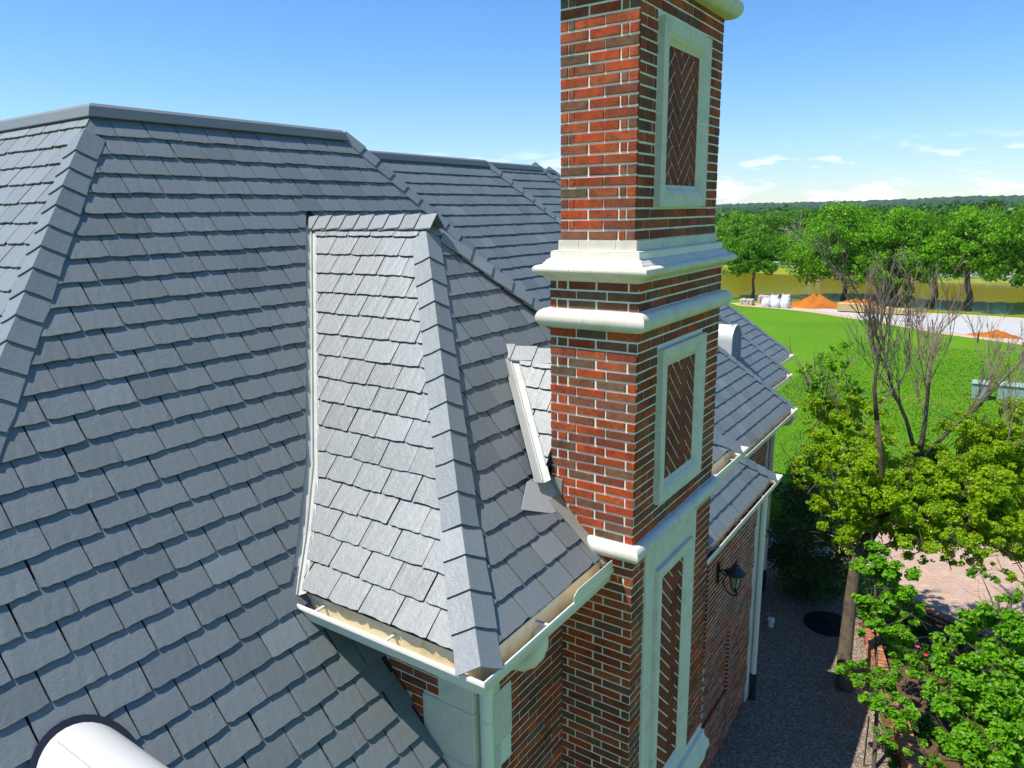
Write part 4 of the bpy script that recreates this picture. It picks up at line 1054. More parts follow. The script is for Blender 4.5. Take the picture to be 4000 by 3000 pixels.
# low brick edging walls
def edging(label, path, h, wdt, group=None):
    t = thing('edging_wall', label, 'low wall', (path[0][0], path[0][1], G))
    m = MB(); m.sweep([(-wdt / 2 + .01, 0), (wdt / 2 - .01, 0), (wdt / 2 - .01, h - .012), (-wdt / 2 + .01, h - .012)], path, G); part('wall_core', m, M_MORTAR, t)
    # coping of bricks on edge, brick by brick
    pts = [Vector(p) for p in path]; acc = 0.0; k = 0
    for a, b in zip(pts, pts[1:]):
        d = (b - a); ln = d.length; d.normalize(); nrm = Vector((-d.y, d.x)); n = max(1, int(ln / .105))
        for i in range(n):
            c = a + d * (ln * (i + .5) / n); M = Matrix.Identity(4)
            for q in range(2): M[q][0] = nrm[q]; M[q][1] = d[q]
            M[0][3] = c.x; M[1][3] = c.y; M[2][3] = G + h + rnd.uniform(-.003, .003)
            key = 'coping'
            if key not in _bm:
                q = MB(); q.box((-wdt / 2 - .01, -.047, -.012), (wdt / 2 + .01, .047, .058)); _bm[key] = q.mesh('brick', M_EDGEBRICK)
            link('brick', _bm[key], t, Matrix.Translation((-t.location.x, -t.location.y, -t.location.z)).inverted() @ Matrix.Translation((-t.location.x, -t.location.y, -t.location.z)) @ M)
        rows = int((h - .03) / .075)
        for r_ in range(rows):
            m2 = int(ln / .23) + 1
            for i in range(m2):
                for sg in (-1, 1):
                    c = a + d * min(ln - .1, (.23 * (i + .5 + (.5 if r_ % 2 else 0)))) + nrm * sg * (wdt / 2 - .004); M = Matrix.Identity(4)
                    for q in range(2): M[q][0] = d[q]; M[q][1] = nrm[q] * -sg
                    M[0][3] = c.x; M[1][3] = c.y; M[2][3] = G + .04 + r_ * .075
                    key = 'edgeface'
                    if key not in _bm:
                        q = MB(); q.box((-.108, -.004, -.032), (.108, .02, .032)); _bm[key] = q.mesh('brick', M_EDGEBRICK)
                    if inview((M[0][3], M[1][3], M[2][3]), 150): link('brick', _bm[key], t, M)
    return t
edging('low brick edging wall winding between gravel and planting bed', [(-1.75, 16.2), (-1.5, 15.2), (-1.15, 14.0), (-.72, 12.8), (-.35, 11.6), (.0, 10.4)], .30, .22)
edging('curved brick border along the edge of the paved patio', [(-1.45, 17.66), (-.75, 17.28), (.1, 16.92), (1.2, 16.5)], .14, .20)

# pond, banks, road
poly('bank', [(-60, 72), (-24, 74.0), (-20, 74.2), (-12.5, 73.4), (-6, 72.6), (-2.3, 72.8), (6, 72.0), (40, 66), (60, 110), (1.4, 109.0), (-6, 107.2), (-14, 107.0), (-23, 113), (-34, 119), (-70, 130)], .012, M_BANK)
poly('pond', [(-60, 73.2), (-24, 74.9), (-20, 75.1), (-12.5, 74.2), (-6, 73.3), (-2.3, 73.6), (6, 72.8), (40, 68), (58, 104), (1.4, 103.4), (-6, 101.2), (-14.3, 100.2), (-22.9, 104.6), (-34.3, 107.5), (-70, 118)], .03, M_WATER)
poly('road', [(-80, 136), (-40, 124), (-28, 119), (-11, 110.6), (0, 109.6), (60, 110), (60, 115), (0, 114.5), (-11, 115.5), (-28, 124), (-40, 129), (-80, 142)], .02, M_ROAD)
t = thing('guard_rail', 'long pale road barrier beyond the pond, half hidden by the oaks', 'road barrier', (-28, 118.6, G))
gp = [(-60, 130), (-40, 123.4), (-28, 118.4), (-20, 114.6), (-11, 110.0), (0, 109.0), (30, 109.3)]
for zz, hh in ((.72, .22), (.30, .16)):
    m = MB(); m.sweep([(0, zz - hh / 2), (.06, zz - hh / 2), (.06, zz + hh / 2), (0, zz + hh / 2)], gp, G); part('rail', m, M_RAIL, t)
for a, b in zip(gp, gp[1:]):
    d = Vector(b) - Vector(a); n = max(1, int(d.length / 2.2))
    for i in range(n):
        c = Vector(a) + d * (i / n); m = MB(); m.box((c.x - .09, c.y + .07, G), (c.x + .09, c.y + .25, G + .95)); part('post', m, M_RAIL, t)

# building site on the near shore
poly('concrete_slab', [(-15.3, 70.2), (-14.0, 70.9), (-9.0, 69.9), (-6.0, 70.6), (-2.2, 71.0), (3, 70.4), (16, 66), (18, 52), (1.3, 58.3), (-3.5, 60.9), (-8.2, 64.5), (-13.5, 68.2)], .03, M_SLAB)
poly('site_soil', [(-22.5, 71.0), (-19, 72.6), (-13, 72.3), (-9, 71.2), (-2.2, 71.9), (3, 71.3), (16.5, 67), (18.6, 51.0), (1.3, 57.3), (-3.7, 59.9), (-8.6, 63.8), (-14, 67.4), (-17, 68.6), (-21, 69.2)], .018, M_SAND)
def mound(name, label, c, rx, ry, h, seed, mat, cat='dirt pile'):
    r = random.Random(seed); n, k = 26, 9; vs = [(c[0], c[1], G + h)]; ph = [r.uniform(0, 6.28) for _ in range(6)]
    for j in range(1, k + 1):
        for i in range(n):
            a = 2 * math.pi * i / n; t = j / k; wob = 1 + .14 * math.sin(3 * a + ph[0]) + .10 * math.sin(5 * a + ph[1]) + r.uniform(-.04, .04)
            z = h * (1 - t ** 1.25) * (1 + .22 * math.sin(2 * a + ph[2]) + .15 * math.sin(4 * a + ph[3] + 3 * t)) + r.uniform(-.04, .05) * h
            vs.append((c[0] + rx * t * wob * math.cos(a), c[1] + ry * t * wob * math.sin(a), G + max(-.05, z if j < k else -.05)))
    fs = [(0, 1 + i, 1 + (i + 1) % n) for i in range(n)]
    m = MB(); m.v = vs; m.f = fs; m.mi = [0] * len(fs)
    for j in range(k - 1):
        for i in range(n): m.f.append([1 + j * n + i, 1 + (j + 1) * n + i, 1 + (j + 1) * n + (i + 1) % n, 1 + j * n + (i + 1) % n]); m.mi.append(0)
    o = m.obj(name, mat, smooth=True); tag(o, label, cat); return o
mound('clay_mound', 'tallest orange clay mound, right beside the white bulk bags', (-14.6, 71.4), 2.6, 1.5, .98, 3, M_DIRT)
mound('clay_mound', 'long low orange clay mound behind the timber stacks', (-11.0, 72.0), 2.8, 1.3, .75, 4, M_DIRT)
mound('clay_mound', 'flat orange clay heap on the near edge of the slab', (-.3, 60.3), 1.7, .9, .42, 5, M_DIRT)
def bag(c, w, h, seed, label):
    r = random.Random(seed); n = 14; vs = []; k = 6
    for j in range(k + 1):
        t = j / k; z = h * t
        for i in range(n):
            a = 2 * math.pi * i / n; sq = 1 / max(abs(math.cos(a)), abs(math.sin(a))) ** .75
            bulge = 1 + .13 * math.sin(math.pi * min(1, t * 1.15)) - (.28 * max(0, t - .8) / .2)
            rr = w * .5 * sq * bulge * (1 + r.uniform(-.06, .06)); vs.append((c[0] + rr * math.cos(a), c[1] + rr * math.sin(a), G + .02 + z + (r.uniform(-.06, .09) if j == k else 0)))
    m = MB(); m.add(vs, [(j * n + i, j * n + (i + 1) % n, (j + 1) * n + (i + 1) % n, (j + 1) * n + i) for j in range(k) for i in range(n)] + [tuple(range(n))[::-1], tuple(k * n + i for i in range(n))])
    t = thing('bulk_bag', label, 'bulk bag', (c[0], c[1], G), 'white bulk bags on the building site'); part('sack', m, M_BAG, t, smooth=True)
    m = MB()
    for dx, dy in ((-1, -1), (1, -1), (1, 1), (-1, 1)):
        x, y = c[0] + dx * w * .4, c[1] + dy * w * .4; m.tube([(x - .1 * dx, y, G + h - .05), (x, y, G + h + .16), (x, y - .1 * dy, G + h - .05)], .02, 5)
    part('loops', m, M_BAG, t)
bag((-18.6, 69.6), .70, .78, 1, 'white bulk bag standing leftmost in the front row')
bag((-17.75, 69.5), .72, .72, 2, 'white bulk bag second from the left in the front row')
bag((-16.9, 69.6), .74, .82, 3, 'white bulk bag in the front row next to the orange clay')
bag((-18.2, 70.7), .72, .95, 4, 'tall white bulk bag behind the front row, left one')
bag((-17.2, 70.8), .74, 1.02, 5, 'tall white bulk bag behind the front row, beside the clay')
def pallet(c, label, n):
    t = thing('stone_pallet', label, 'stone pallet', (c[0], c[1], G), 'pallets of pale stone'); r = random.Random(n)
    m = MB(); m.box((c[0] - .6, c[1] - .5, G + .02), (c[0] + .6, c[1] + .5, G + .13)); part('pallet', m, M_TIMBER, t)
    for lay in range(2 + n % 2):
        for i in range(4):
            for j in range(3):
                m = MB(); x = c[0] - .45 + i * .3 + r.uniform(-.03, .03); y = c[1] - .33 + j * .33; z = G + .13 + lay * .24
                m.box((x - .13, y - .14, z), (x + .13, y + .14, z + .22 + r.uniform(-.04, .02))); part('stone', m, M_ROCK, t, bevel=.03)
pallet((-20.6, 70.2), 'pallet of pale stone blocks standing farthest left by the shore', 0)
pallet((-19.3, 71.6), 'taller pallet of pale stone blocks behind the white bags', 1)
def lumber(c, lx, n, layers, label):
    t = thing('timber_stack', label, 'timber stack', (c[0], c[1], G), 'stacks of timber beside the slab')
    for k in range(2): m = MB(); m.box((c[0] - lx / 2 + .3 + k * (lx - .7), c[1] - n * .065, G + .02), (c[0] - lx / 2 + .4 + k * (lx - .7), c[1] + n * .065, G + .12)); part('bearer', m, M_TIMBERD, t)
    for la in range(layers):
        for i in range(n):
            j = rnd.uniform(-.05, .05); m = MB(); y = c[1] + (i - n / 2) * .13; z = G + .12 + la * .13
            m.box((c[0] - lx / 2 + j, y, z), (c[0] + lx / 2 + j, y + .122, z + .122)); part('plank', m, M_TIMBER, t)
lumber((-11.2, 69.2), 2.2, 7, 5, 'tallest stack of pale timber, beside the clay mound')
lumber((-9.0, 69.0), 1.7, 8, 4, 'middle stack of pale timber on the slab edge')
lumber((-7.2, 69.3), 1.6, 7, 3, 'lowest stack of pale timber, nearest the oak trunks')
# utility cabinets, manhole lid, pipe caps, stake
def cabinet(c, w, h, label):
    t = thing('utility_cabinet', label, 'utility cabinet', (c[0], c[1], G), 'pale green utility cabinets')
    m = MB(); m.box((c[0] - w / 2, c[1] - .4, G), (c[0] + w / 2, c[1] + .4, G + h)); part('body', m, M_UTIL, t, bevel=.05)
    m = MB(); m.box((c[0] - w / 2 - .03, c[1] - .45, G + h - .02), (c[0] + w / 2 + .03, c[1] + .43, G + h + .06)); part('lid', m, M_UTIL, t, bevel=.04)
    m = MB(); m.box((c[0] - .03, c[1] - .42, G + h * .4), (c[0] + .03, c[1] - .4, G + h * .6)); part('handle', m, M_RAIL, t)
cabinet((-.55, 40.2), .7, .75, 'narrower pale green cabinet on the lawn behind the bare branches')
cabinet((.7, 40.6), 1.1, .7, 'wider pale green cabinet on the lawn behind the bare branches')
t = thing('manhole_lid', 'round black lid lying on the shaded gravel', 'manhole lid', (-2.45, 15.75, G))
m = MB(); m.lathe((-2.45, 15.75, G), [(.50, .0), (.50, .035), (.47, .05), (.05, .055)], 28); part('disc', m, M_LID, t)
m = MB(); m.lathe((-2.45, 15.75, G), [(.07, .05), (.08, .09), (.05, .11), (.01, .115)], 14); part('knob', m, M_LID, t)
o = MB(); o.lathe((-3.48, 15.0, G), [(.055, 0), (.055, .13), (.075, .13), (.075, .19), (.02, .20)], 14); o = o.obj('pipe_cap', M_PVC); tag(o, 'small white pipe cap sticking out of the shaded gravel', 'pipe')
o = MB(); o.tube([(-1.07, 11.6, G), (-1.07, 11.6, G + .95)], .012, 6); o = o.obj('garden_stake', M_BLACK); tag(o, 'thin black stake standing in the gravel', 'stake')
o = MB(); o.tube([(-1.3, 56.9, G), (-1.3, 56.9, G + .85)], .05, 6); o = o.obj('site_post', M_BLACK); tag(o, 'short dark post at the edge of the slab', 'post')

# ------------------------------------------------------------------ vegetation
def leaf_cloud(centres, sizes, n, leaf, seed, up=.45, shape=1.6):
    """Leaf-sized faces scattered round clump centres; returns vertices and triangles (two per leaf)."""
    g = np.random.default_rng(seed); centres = np.asarray(centres, float); sizes = np.asarray(sizes, float)
    w = sizes ** 2; idx = g.choice(len(centres), n, p=w / w.sum())
    d = g.normal(size=(n, 3)); d /= np.linalg.norm(d, axis=1)[:, None]; rad = g.random(n) ** .45
    d[:, 2] *= .72
    p = centres[idx] + d * (rad * sizes[idx])[:, None]
    nr = d * .8 + g.normal(size=(n, 3)) * .6 + np.array([0, 0, up]); nr /= np.linalg.norm(nr, axis=1)[:, None]
    t = np.cross(nr, g.normal(size=(n, 3))); t /= np.linalg.norm(t, axis=1)[:, None]; b = np.cross(nr, t)
    s = leaf * (.65 + .7 * g.random(n))[:, None]
    fold = nr * s * .22
    v = np.stack([p - t * s * .5, p + b * s * .5 / shape + fold, p + t * s * .5, p - b * s * .5 / shape + fold], 1).reshape(-1, 3)
    i = np.arange(n) * 4; f = np.stack([np.stack([i, i + 1, i + 2, i + 3], 1)], 1).reshape(-1, 4)
    return v, f
def ell_clumps(ells, k, seed, frac=(.55, 1.0), cr=(.16, .30), down=-.35):
    """Clump centres in the outer shell of ellipsoids (centre, radii)."""
    g = np.random.default_rng(seed); cs = []; ss = []
    vol = np.array([np.prod(r) ** (2 / 3) for c, r in ells]); cnt = np.maximum(3, (k * vol / vol.sum()).astype(int))
    for (c, r), q in zip(ells, cnt):
        d = g.normal(size=(q, 3)); d /= np.linalg.norm(d, axis=1)[:, None]
        d[:, 2] = np.where(d[:, 2] < down, d[:, 2] * .4, d[:, 2]); f = g.uniform(*frac, q)[:, None]
        cs.append(np.array(c) + d * f * np.array(r)); ss.append(g.uniform(*cr, q) * (np.prod(r) ** (1 / 3)))
    return np.concatenate(cs), np.concatenate(ss)
def limbs(mb, base, top, r0, n_b, spread, seed, crown_r):
    r = random.Random(seed); base = Vector(base); top = Vector(top); pts = []
    for i in range(6):
        t = i / 5; pts.append(base.lerp(top, t) + Vector((r.uniform(-1, 1), r.uniform(-1, 1), 0)) * .05 * (top - base).length * (t > 0))
    mb.tube(pts, [r0 * (1.35 if i == 0 else 1) * (1 - .62 * i / 5) for i in range(6)], 8)
    for k in range(n_b):
        a = 2 * math.pi * (k + r.random()) / n_b; s = pts[2].lerp(pts[5], r.random()); e = s + Vector((math.cos(a) * spread * r.uniform(.6, 1), math.sin(a) * spread * r.uniform(.6, 1), crown_r * r.uniform(.15, .8)))
        mid = s.lerp(e, .5) + Vector((0, 0, -.08 * spread)); mb.tube([s, mid, e], [r0 * .42, r0 * .26, r0 * .08], 6)
def oak(c, w, h, trunk_h, label, mat=None, seed=0, n=5200, leaf=.30, group='oaks by the pond', lean=(0, 0), d=None, name='oak_tree', nclump=110, trunk_r=.22, low=False):
    """A broad tree: crown w wide and h high above a bare trunk."""
    mat = mat or M_OAK; r = random.Random(seed); d = d or w
    t = thing(name, label, 'tree', (c[0], c[1], G), group)
    z0 = trunk_h; cz = z0 + (h - z0) * .5; ells = [((c[0] + lean[0], c[1] + lean[1], G + cz), (w * .40, d * .40, (h - z0) * .46))]
    for k in range(7):
        a = 2 * math.pi * (k + r.random() * .6) / 7; rr = r.uniform(.26, .34)
        ells.append(((c[0] + lean[0] + w * .33 * math.cos(a), c[1] + lean[1] + d * .33 * math.sin(a), G + z0 + (h - z0) * r.uniform(.28, .66)), (w * rr * .62, d * rr * .62, (h - z0) * rr * .9)))
    ells.append(((c[0] + lean[0] + r.uniform(-.1, .1) * w, c[1] + lean[1], G + h - (h - z0) * .26), (w * .24, d * .24, (h - z0) * .26)))
    cs, ss = ell_clumps(ells, int(nclump * 1.5), seed + 1, frac=(.5, 1.0), cr=(.2, .36), down=-.8); v, f = leaf_cloud(cs, ss, int(n * 1.6), leaf, seed + 2)
    link('crown', quick_mesh('crown', v, f, mat), t)
    m = MB(); limbs(m, (c[0], c[1], G - .05), (c[0] + lean[0] * .7, c[1] + lean[1] * .7, G + z0 + (h - z0) * .55), trunk_r, 7, w * .32, seed + 3, (h - z0) * .4); part('trunk', m, M_BARK, t)
    return t
oak((-21.6, 75.4), 7.2, 7.0, 1.7, 'small round oak on the shore with its trunk beside the white bags', M_OAK, 101, 6500, .25, trunk_r=.17)
oak((-13.6, 78.6), 13.2, 9.4, .4, 'widest oak with its crown hanging down to the clay mound', M_OAK2, 102, 17000, .27, nclump=280, d=9)
oak((-8.6, 76.6), 8.6, 8.9, 1.0, 'oak with a dark ivy covered trunk, right of the wide oak', M_OAK2, 103, 7500, .27, trunk_r=.3)
oak((-5.8, 76.4), 8.2, 8.6, 1.2, 'oak with a leaning trunk beyond the timber stacks', M_OAK, 104, 6000, .27, lean=(.9, 0), trunk_r=.25)
oak((-2.9, 75.4), 9.6, 9.2, 1.1, 'oak with two thick trunks standing behind the slab', M_OAK2, 105, 9000, .27, trunk_r=.30, nclump=150)
oak((1.8, 77.0), 10.0, 9.4, 1.2, 'oak at the right edge of the picture beyond the slab', M_OAK, 106, 9000, .27, nclump=150)
for (x, y, hh, sd) in ((-9.25, 74.3, 2.9, 1), (-7.6, 74.7, 2.7, 2)):
    r_ = np.random.default_rng(sd); zs = r_.uniform(0.1, hh, 26); cs = np.stack([x + r_.normal(0, .22, 26), y + r_.normal(0, .2, 26), G + zs], 1)
    v, f = leaf_cloud(cs, np.full(26, .36), 900, .17, sd + 40); t = thing('ivy_column', 'dark ivy covered trunk ' + ('left of the other ivy trunk at the pond' if sd == 1 else 'right of the other ivy trunk at the pond'), 'ivy trunk', (x, y, G), 'ivy trunks by the pond')
    link('leaves', quick_mesh('leaves', v, f, M_OAKD), t); m = MB(); m.tube([(x, y, G - .05), (x + .1, y, G + hh)], [.2, .14], 7); part('trunk', m, M_BARK, t)
# trees beyond the pond and the road
spec = [(-48, 124, 11, 8.4, 'bright'), (-40, 130, 12, 9.0, 'bright'), (-36, 121.5, 9, 7.4, 'mid'), (-33, 133, 13, 9.8, 'mid'), (-27, 136, 13, 9.6, 'dark'), (-25.6, 122, 6.4, 6.2, 'bright'), (-19, 131, 13, 9.5, 'dark'), (-12, 129, 13, 9.2, 'mid'), (-5, 131, 14, 9.6, 'dark'), (3, 128, 13, 9.6, 'mid'), (11, 131, 14, 9.8, 'dark'), (20, 129, 13, 9.6, 'mid'), (-57, 132, 13, 9.5, 'mid'), (-66, 138, 14, 9.5, 'dark')]
names_ = {'bright': 'bright green', 'mid': 'mid green', 'dark': 'dark green'}
for q, (x, y, w, h, kd) in enumerate(spec):
    oak((x, y), w, h, .3, '%s tree beyond the pond, number counted only by its place: %s' % (names_[kd], q) if False else 'x', {'bright': M_OAK2, 'mid': M_OAK, 'dark': M_OAKD}[kd], 200 + q * 7, 4200, .42, 'trees beyond the road', nclump=90, trunk_r=.3, name='broadleaf_tree')['label'] = [
        'bright tree whose left half the chimney hides, beyond the road', 'tall bright tree rising beside the chimney, beyond the road', 'medium green tree just above the small round oak', 'tallest medium green tree above the small round oak',
        'dark tree between the tall green ones and the grey bare tree', 'short bright green tree left of the grey bare tree', 'dark tree showing over the left shoulder of the widest oak', 'medium green tree showing over the top of the widest oak',
        'dark tree in the gap right of the widest oak', 'medium green tree behind the twin trunk oak', 'dark tree behind the oak at the right edge', 'medium green tree past the right edge of the pond',
        'medium green tree behind the chimney stack', 'dark tree behind the chimney stack'][q]
# grey, half bare tree among them
def twigs(mb, p, d, ln, r, depth, rn, spread=.5, seg=5, grav=.0, kids=(2, 3), taper=.66, minr=.004, out=None):
    pts = [p]; q = Vector(p); dd = Vector(d).normalized()
    for i in range(3):
        dd = (dd + Vector((rn.uniform(-1, 1), rn.uniform(-1, 1), rn.uniform(-.6, 1) + grav)) * .13).normalized(); q = q + dd * ln / 3; pts.append(q.copy())
    mb.tube(pts, [r, r * .9, r * .8, r * .68], seg, cap=False)
    if out is not None: out.append((pts[3].copy(), depth)); out.append((pts[2].copy(), depth))
    if depth <= 0: return
    for k in range(rn.randint(*kids)):
        s = pts[rn.choice((1, 2, 3))]; ax = dd.orthogonal().normalized(); ax.rotate(Matrix.Rotation(rn.uniform(0, 6.28), 3, dd)) if False else None
        a = rn.uniform(0, 6.283); o1 = dd.orthogonal().normalized(); o2 = dd.cross(o1); nd = (dd + (o1 * math.cos(a) + o2 * math.sin(a)) * rn.uniform(spread * .6, spread * 1.3) + Vector((0, 0, grav))).normalized()
        twigs(mb, s, nd, ln * rn.uniform(.62, .86), max(minr, r * taper), depth - 1, rn, spread, max(3, seg - 1), grav, kids, taper, minr, out)
t = thing('bare_tree', 'grey half bare tree among the green ones beyond the pond', 'tree', (-24.5, 116, G)); m = MB(); rn = random.Random(5)
for k in range(5): twigs(m, Vector((-24.4 + rn.uniform(-.8, .8), 117, G)), Vector((rn.uniform(-.35, .35), rn.uniform(-.3, .3), 1)), 3.2, .14, 4, rn, .55, minr=.035)
part('branches', m, M_PALEBARK, t)

# far wooded country: one mass of canopy, then the hills on the horizon
def mat_hill():
    m, nt, b = newmat('wooded_hill'); pos = geo_pos(nt)
    n1 = noise(nt, pos, .045, 6, .7); c = ramp(nt, [(.35, (.018, .045, .014)), (.55, (.035, .075, .02)), (.75, (.06, .11, .03))]); nt.links.new(n1, c.inputs[0])
    nt.links.new(c.outputs[0], b.inputs['Base Color']); setin(b, Roughness=1.0); b.inputs['Specular IOR Level'].default_value = 0; return m
M_HILL = mat_hill()
g = np.random.default_rng(11)
def canopy(name, y0, y1, n, size, mat, hmax, xw=(-.95, .55), base=0.0, leafn=46, leaf=1.0):
    d = np.sqrt(g.uniform(y0 ** 2, y1 ** 2, n)); a = g.uniform(*xw, n); x = d * np.sin(a); y = d * np.cos(a); s = size * g.uniform(.7, 1.3, n)
    cs = np.stack([x, y, G + base + hmax * g.uniform(.55, 1.0, n) - s * .5], 1); v, f = leaf_cloud(cs, s, n * leafn, leaf, 77 + n, up=.9, shape=1.2)
    o = link(name, quick_mesh(name, v, f, mat)); o['kind'] = 'stuff'; o['label'] = 'far woodland beyond the pond, reading as one green mass'; o['category'] = 'woodland'; return o
canopy('woodland', 150, 420, 1900, 4.6, M_OAKD, 9.0, leafn=60, leaf=1.15)
canopy('far_woodland', 420, 1100, 2600, 8.0, M_OAKD, 8.6, leafn=60, leaf=1.7)['label'] = 'more distant woodland running back to the hills'
nx, ny = 700, 26
vs = []; fs = []
hr = random.Random(3); ph = [hr.uniform(0, 6.28) for _ in range(8)]
for j in range(ny):
    d = 1050 + 2400 * (j / (ny - 1))
    for i in range(nx):
        a = -1.15 + 2.1 * i / (nx - 1); t = j / (ny - 1)
        ridge = 19 + 13 * (a + .75) + 4 * math.sin(5 * a + ph[0]) + 3 * math.sin(11 * a + ph[1]) + 3 * math.sin(23 * a + ph[2])
        bumpy = g.uniform(-1, 1) * 3.2
        z = ridge * math.exp(-((t - .62) / .24) ** 2) + (.45 * ridge) * math.exp(-((t - .22) / .12) ** 2) + bumpy
        vs.append((d * math.sin(a), d * math.cos(a), G - 2 + max(0, z)))
for j in range(ny - 1):
    for i in range(nx - 1): k = j * nx + i; fs.append((k, k + 1, k + nx + 1, k + nx))
o = link('hills', quick_mesh('hills', vs, fs, M_HILL)); o['kind'] = 'structure'

# ---- the half dead tree close to the house: green below, bare branches above
t = thing('half_dead_tree', 'tall tree near the house, yellow green below with bare dead branches above', 'tree', (-1.70, 13.6, G)); rn = random.Random(21)
m = MB(); dead = MB()
B0 = Vector((-1.72, 13.55, G - .05)); F1 = at(3345, 2180, 14.35); F2 = at(3432, 2042, 14.4)
tr = [B0, at(3300, 2560, 14.2), at(3322, 2350, 14.3), F1, F2]
m.tube(tr, [.17, .135, .12, .11, .105], 12)
lim = [([F2, at(3500, 1925, 14.4), at(3586, 1807, 14.5)], [.12, .10, .085]), ([at(3586, 1807, 14.5), at(3612, 1660, 14.5), at(3628, 1500, 14.6), at(3640, 1380, 14.6)], [.055, .042, .032, .02]),
       ([at(3586, 1807, 14.5), at(3540, 1640, 14.3), at(3480, 1500, 14.2), at(3450, 1370, 14.1)], [.048, .036, .026, .016]), ([at(3586, 1807, 14.5), at(3700, 1690, 14.6), at(3820, 1590, 14.8), at(3930, 1470, 15.0)], [.052, .04, .028, .016]),
       ([F2, at(3450, 1910, 14.0), at(3440, 1760, 13.8), at(3425, 1640, 13.7)], [.075, .06, .05, .042]), ([at(3425, 1640, 13.7), at(3415, 1520, 13.7), at(3430, 1380, 13.6), at(3440, 1260, 13.6)], [.045, .034, .025, .016]),
       ([F1, at(3520, 2110, 14.0), at(3680, 2040, 13.6), at(3860, 1990, 13.2)], [.06, .045, .035, .02]), ([F2, at(3360, 1900, 14.8), at(3290, 1760, 15.2), at(3220, 1620, 15.5)], [.06, .045, .035, .02]),
       ([at(3640, 1870, 14.5), at(3760, 1800, 14.2), at(3900, 1760, 13.9), at(4080, 1700, 13.6)], [.055, .042, .034, .02]), ([at(3586, 1807, 14.5), at(3640, 1870, 14.5)], [.08, .06])]
for p, r in lim: m.tube(p, r, 8)
ends = []
def sub(p0, d0, ln, r, depth, sp=.42, mb=m, kids=(2, 3), out=None): twigs(mb, p0, d0, ln, r, depth, rn, sp, 5, .10, kids, .64, .0045, out)
for base_, tip_, n_ in ((lim[1][0][1], lim[1][0][3], 6), (lim[2][0][1], lim[2][0][3], 6), (lim[3][0][1], lim[3][0][3], 6), (lim[5][0][0], lim[5][0][3], 6), (lim[7][0][2], lim[7][0][3], 3), (lim[8][0][2], lim[8][0][3], 3)):
    for k in range(n_):
        s = base_.lerp(tip_, (k + .5) / n_); d = (tip_ - base_).normalized() + Vector((rn.uniform(-.8, .8), rn.uniform(-.8, .8), rn.uniform(.1, .6)))
        sub(s, d, rn.uniform(.6, .95), .014, 4, .36, dead)
    sub(tip_, (tip_ - base_), .7, .018, 3, .35, dead); sub(tip_, (tip_ - base_) + Vector((.3, .1, .4)), .6, .016, 3, .4, dead)
# leafy boughs
def px_ell(x, y, d, rx, ry, rd): c = at(x, y, d); return ((c.x, c.y, c.z), (rx * d / F_PX, rd, ry * d / F_PX))
EL = [px_ell(3300, 1640, 15.0, 110, 120, .6), px_ell(3230, 1790, 15.0, 100, 90, .6), px_ell(3420, 1770, 14.2, 130, 100, .7), px_ell(3330, 1900, 14.4, 120, 80, .7), px_ell(3470, 1900, 13.9, 150, 90, .7),
      px_ell(3620, 1960, 13.8, 150, 90, .8), px_ell(3780, 1850, 14.0, 160, 110, .9), px_ell(3930, 1760, 14.2, 140, 120, .9), px_ell(3880, 1960, 13.5, 170, 110, .9), px_ell(3700, 2090, 13.3, 170, 60, .8),
      px_ell(3960, 2100, 13.2, 150, 80, .8), px_ell(3560, 2080, 13.7, 120, 70, .6), px_ell(3400, 2050, 14.2, 90, 80, .5), px_ell(3820, 1680, 14.6, 120, 80, .7), px_ell(3180, 1700, 15.2, 60, 70, .4), px_ell(3960, 1620, 14.6, 90, 70, .6), px_ell(3330, 2010, 14.6, 110, 90, .6), px_ell(3640, 1780, 14.8, 120, 90, .6), px_ell(3720, 1940, 14.4, 170, 110, .9), px_ell(3480, 2010, 14.6, 130, 80, .7), px_ell(3980, 1900, 14.3, 120, 140, .9), px_ell(3150, 1850, 15.2, 70, 60, .4), px_ell(3860, 2080, 13.8, 160, 70, .8), px_ell(3550, 2170, 13.6, 80, 50, .4), px_ell(3800, 2190, 13.2, 90, 50, .4), px_ell(3950, 2240, 13.0, 60, 60, .3), px_ell(3290, 2110, 14.6, 60, 60, .35), px_ell(3220, 1950, 15.0, 70, 60, .4), px_ell(3360, 1560, 14.8, 70, 70, .4), px_ell(3560, 1840, 14.0, 90, 70, .5), px_ell(3180, 1580, 15.4, 60, 80, .35)]
cs, ss = ell_clumps(EL, 1300, 31, frac=(.15, 1.2), cr=(.12, .30), down=-2); v, f = leaf_cloud(cs, ss * .9, 115000, .066, 32, up=.7, shape=1.5)
link('foliage', quick_mesh('foliage', v, f, M_BIRCH), t)
EL2 = [px_ell(3190, 1500, 15.4, 70, 110, .4), px_ell(3260, 1420, 15.2, 60, 90, .35), px_ell(3330, 1520, 14.9, 60, 80, .35)]
cs, ss = ell_clumps(EL2, 70, 33, frac=(.2, 1.1), cr=(.15, .3), down=-2); v, f = leaf_cloud(cs, ss * .7, 1100, .075, 34, up=.6, shape=1.5); link('sparse_foliage', quick_mesh('sparse_foliage', v, f, M_OAK2), t)
for (c_, r_) in EL:
    for k in range(5):
        p = Vector(c_) + Vector((rn.uniform(-.8, .8) * r_[0], rn.uniform(-.8, .8) * r_[1], rn.uniform(-.8, .5) * r_[2])); sub(p, Vector((rn.uniform(-1, 1), rn.uniform(-1, 1), .5)), .4, .010, 2, .5, m, (1, 2))
part('trunk', m, M_BARK, t, smooth=True); part('dead_branches', dead, M_DEADWOOD, t)

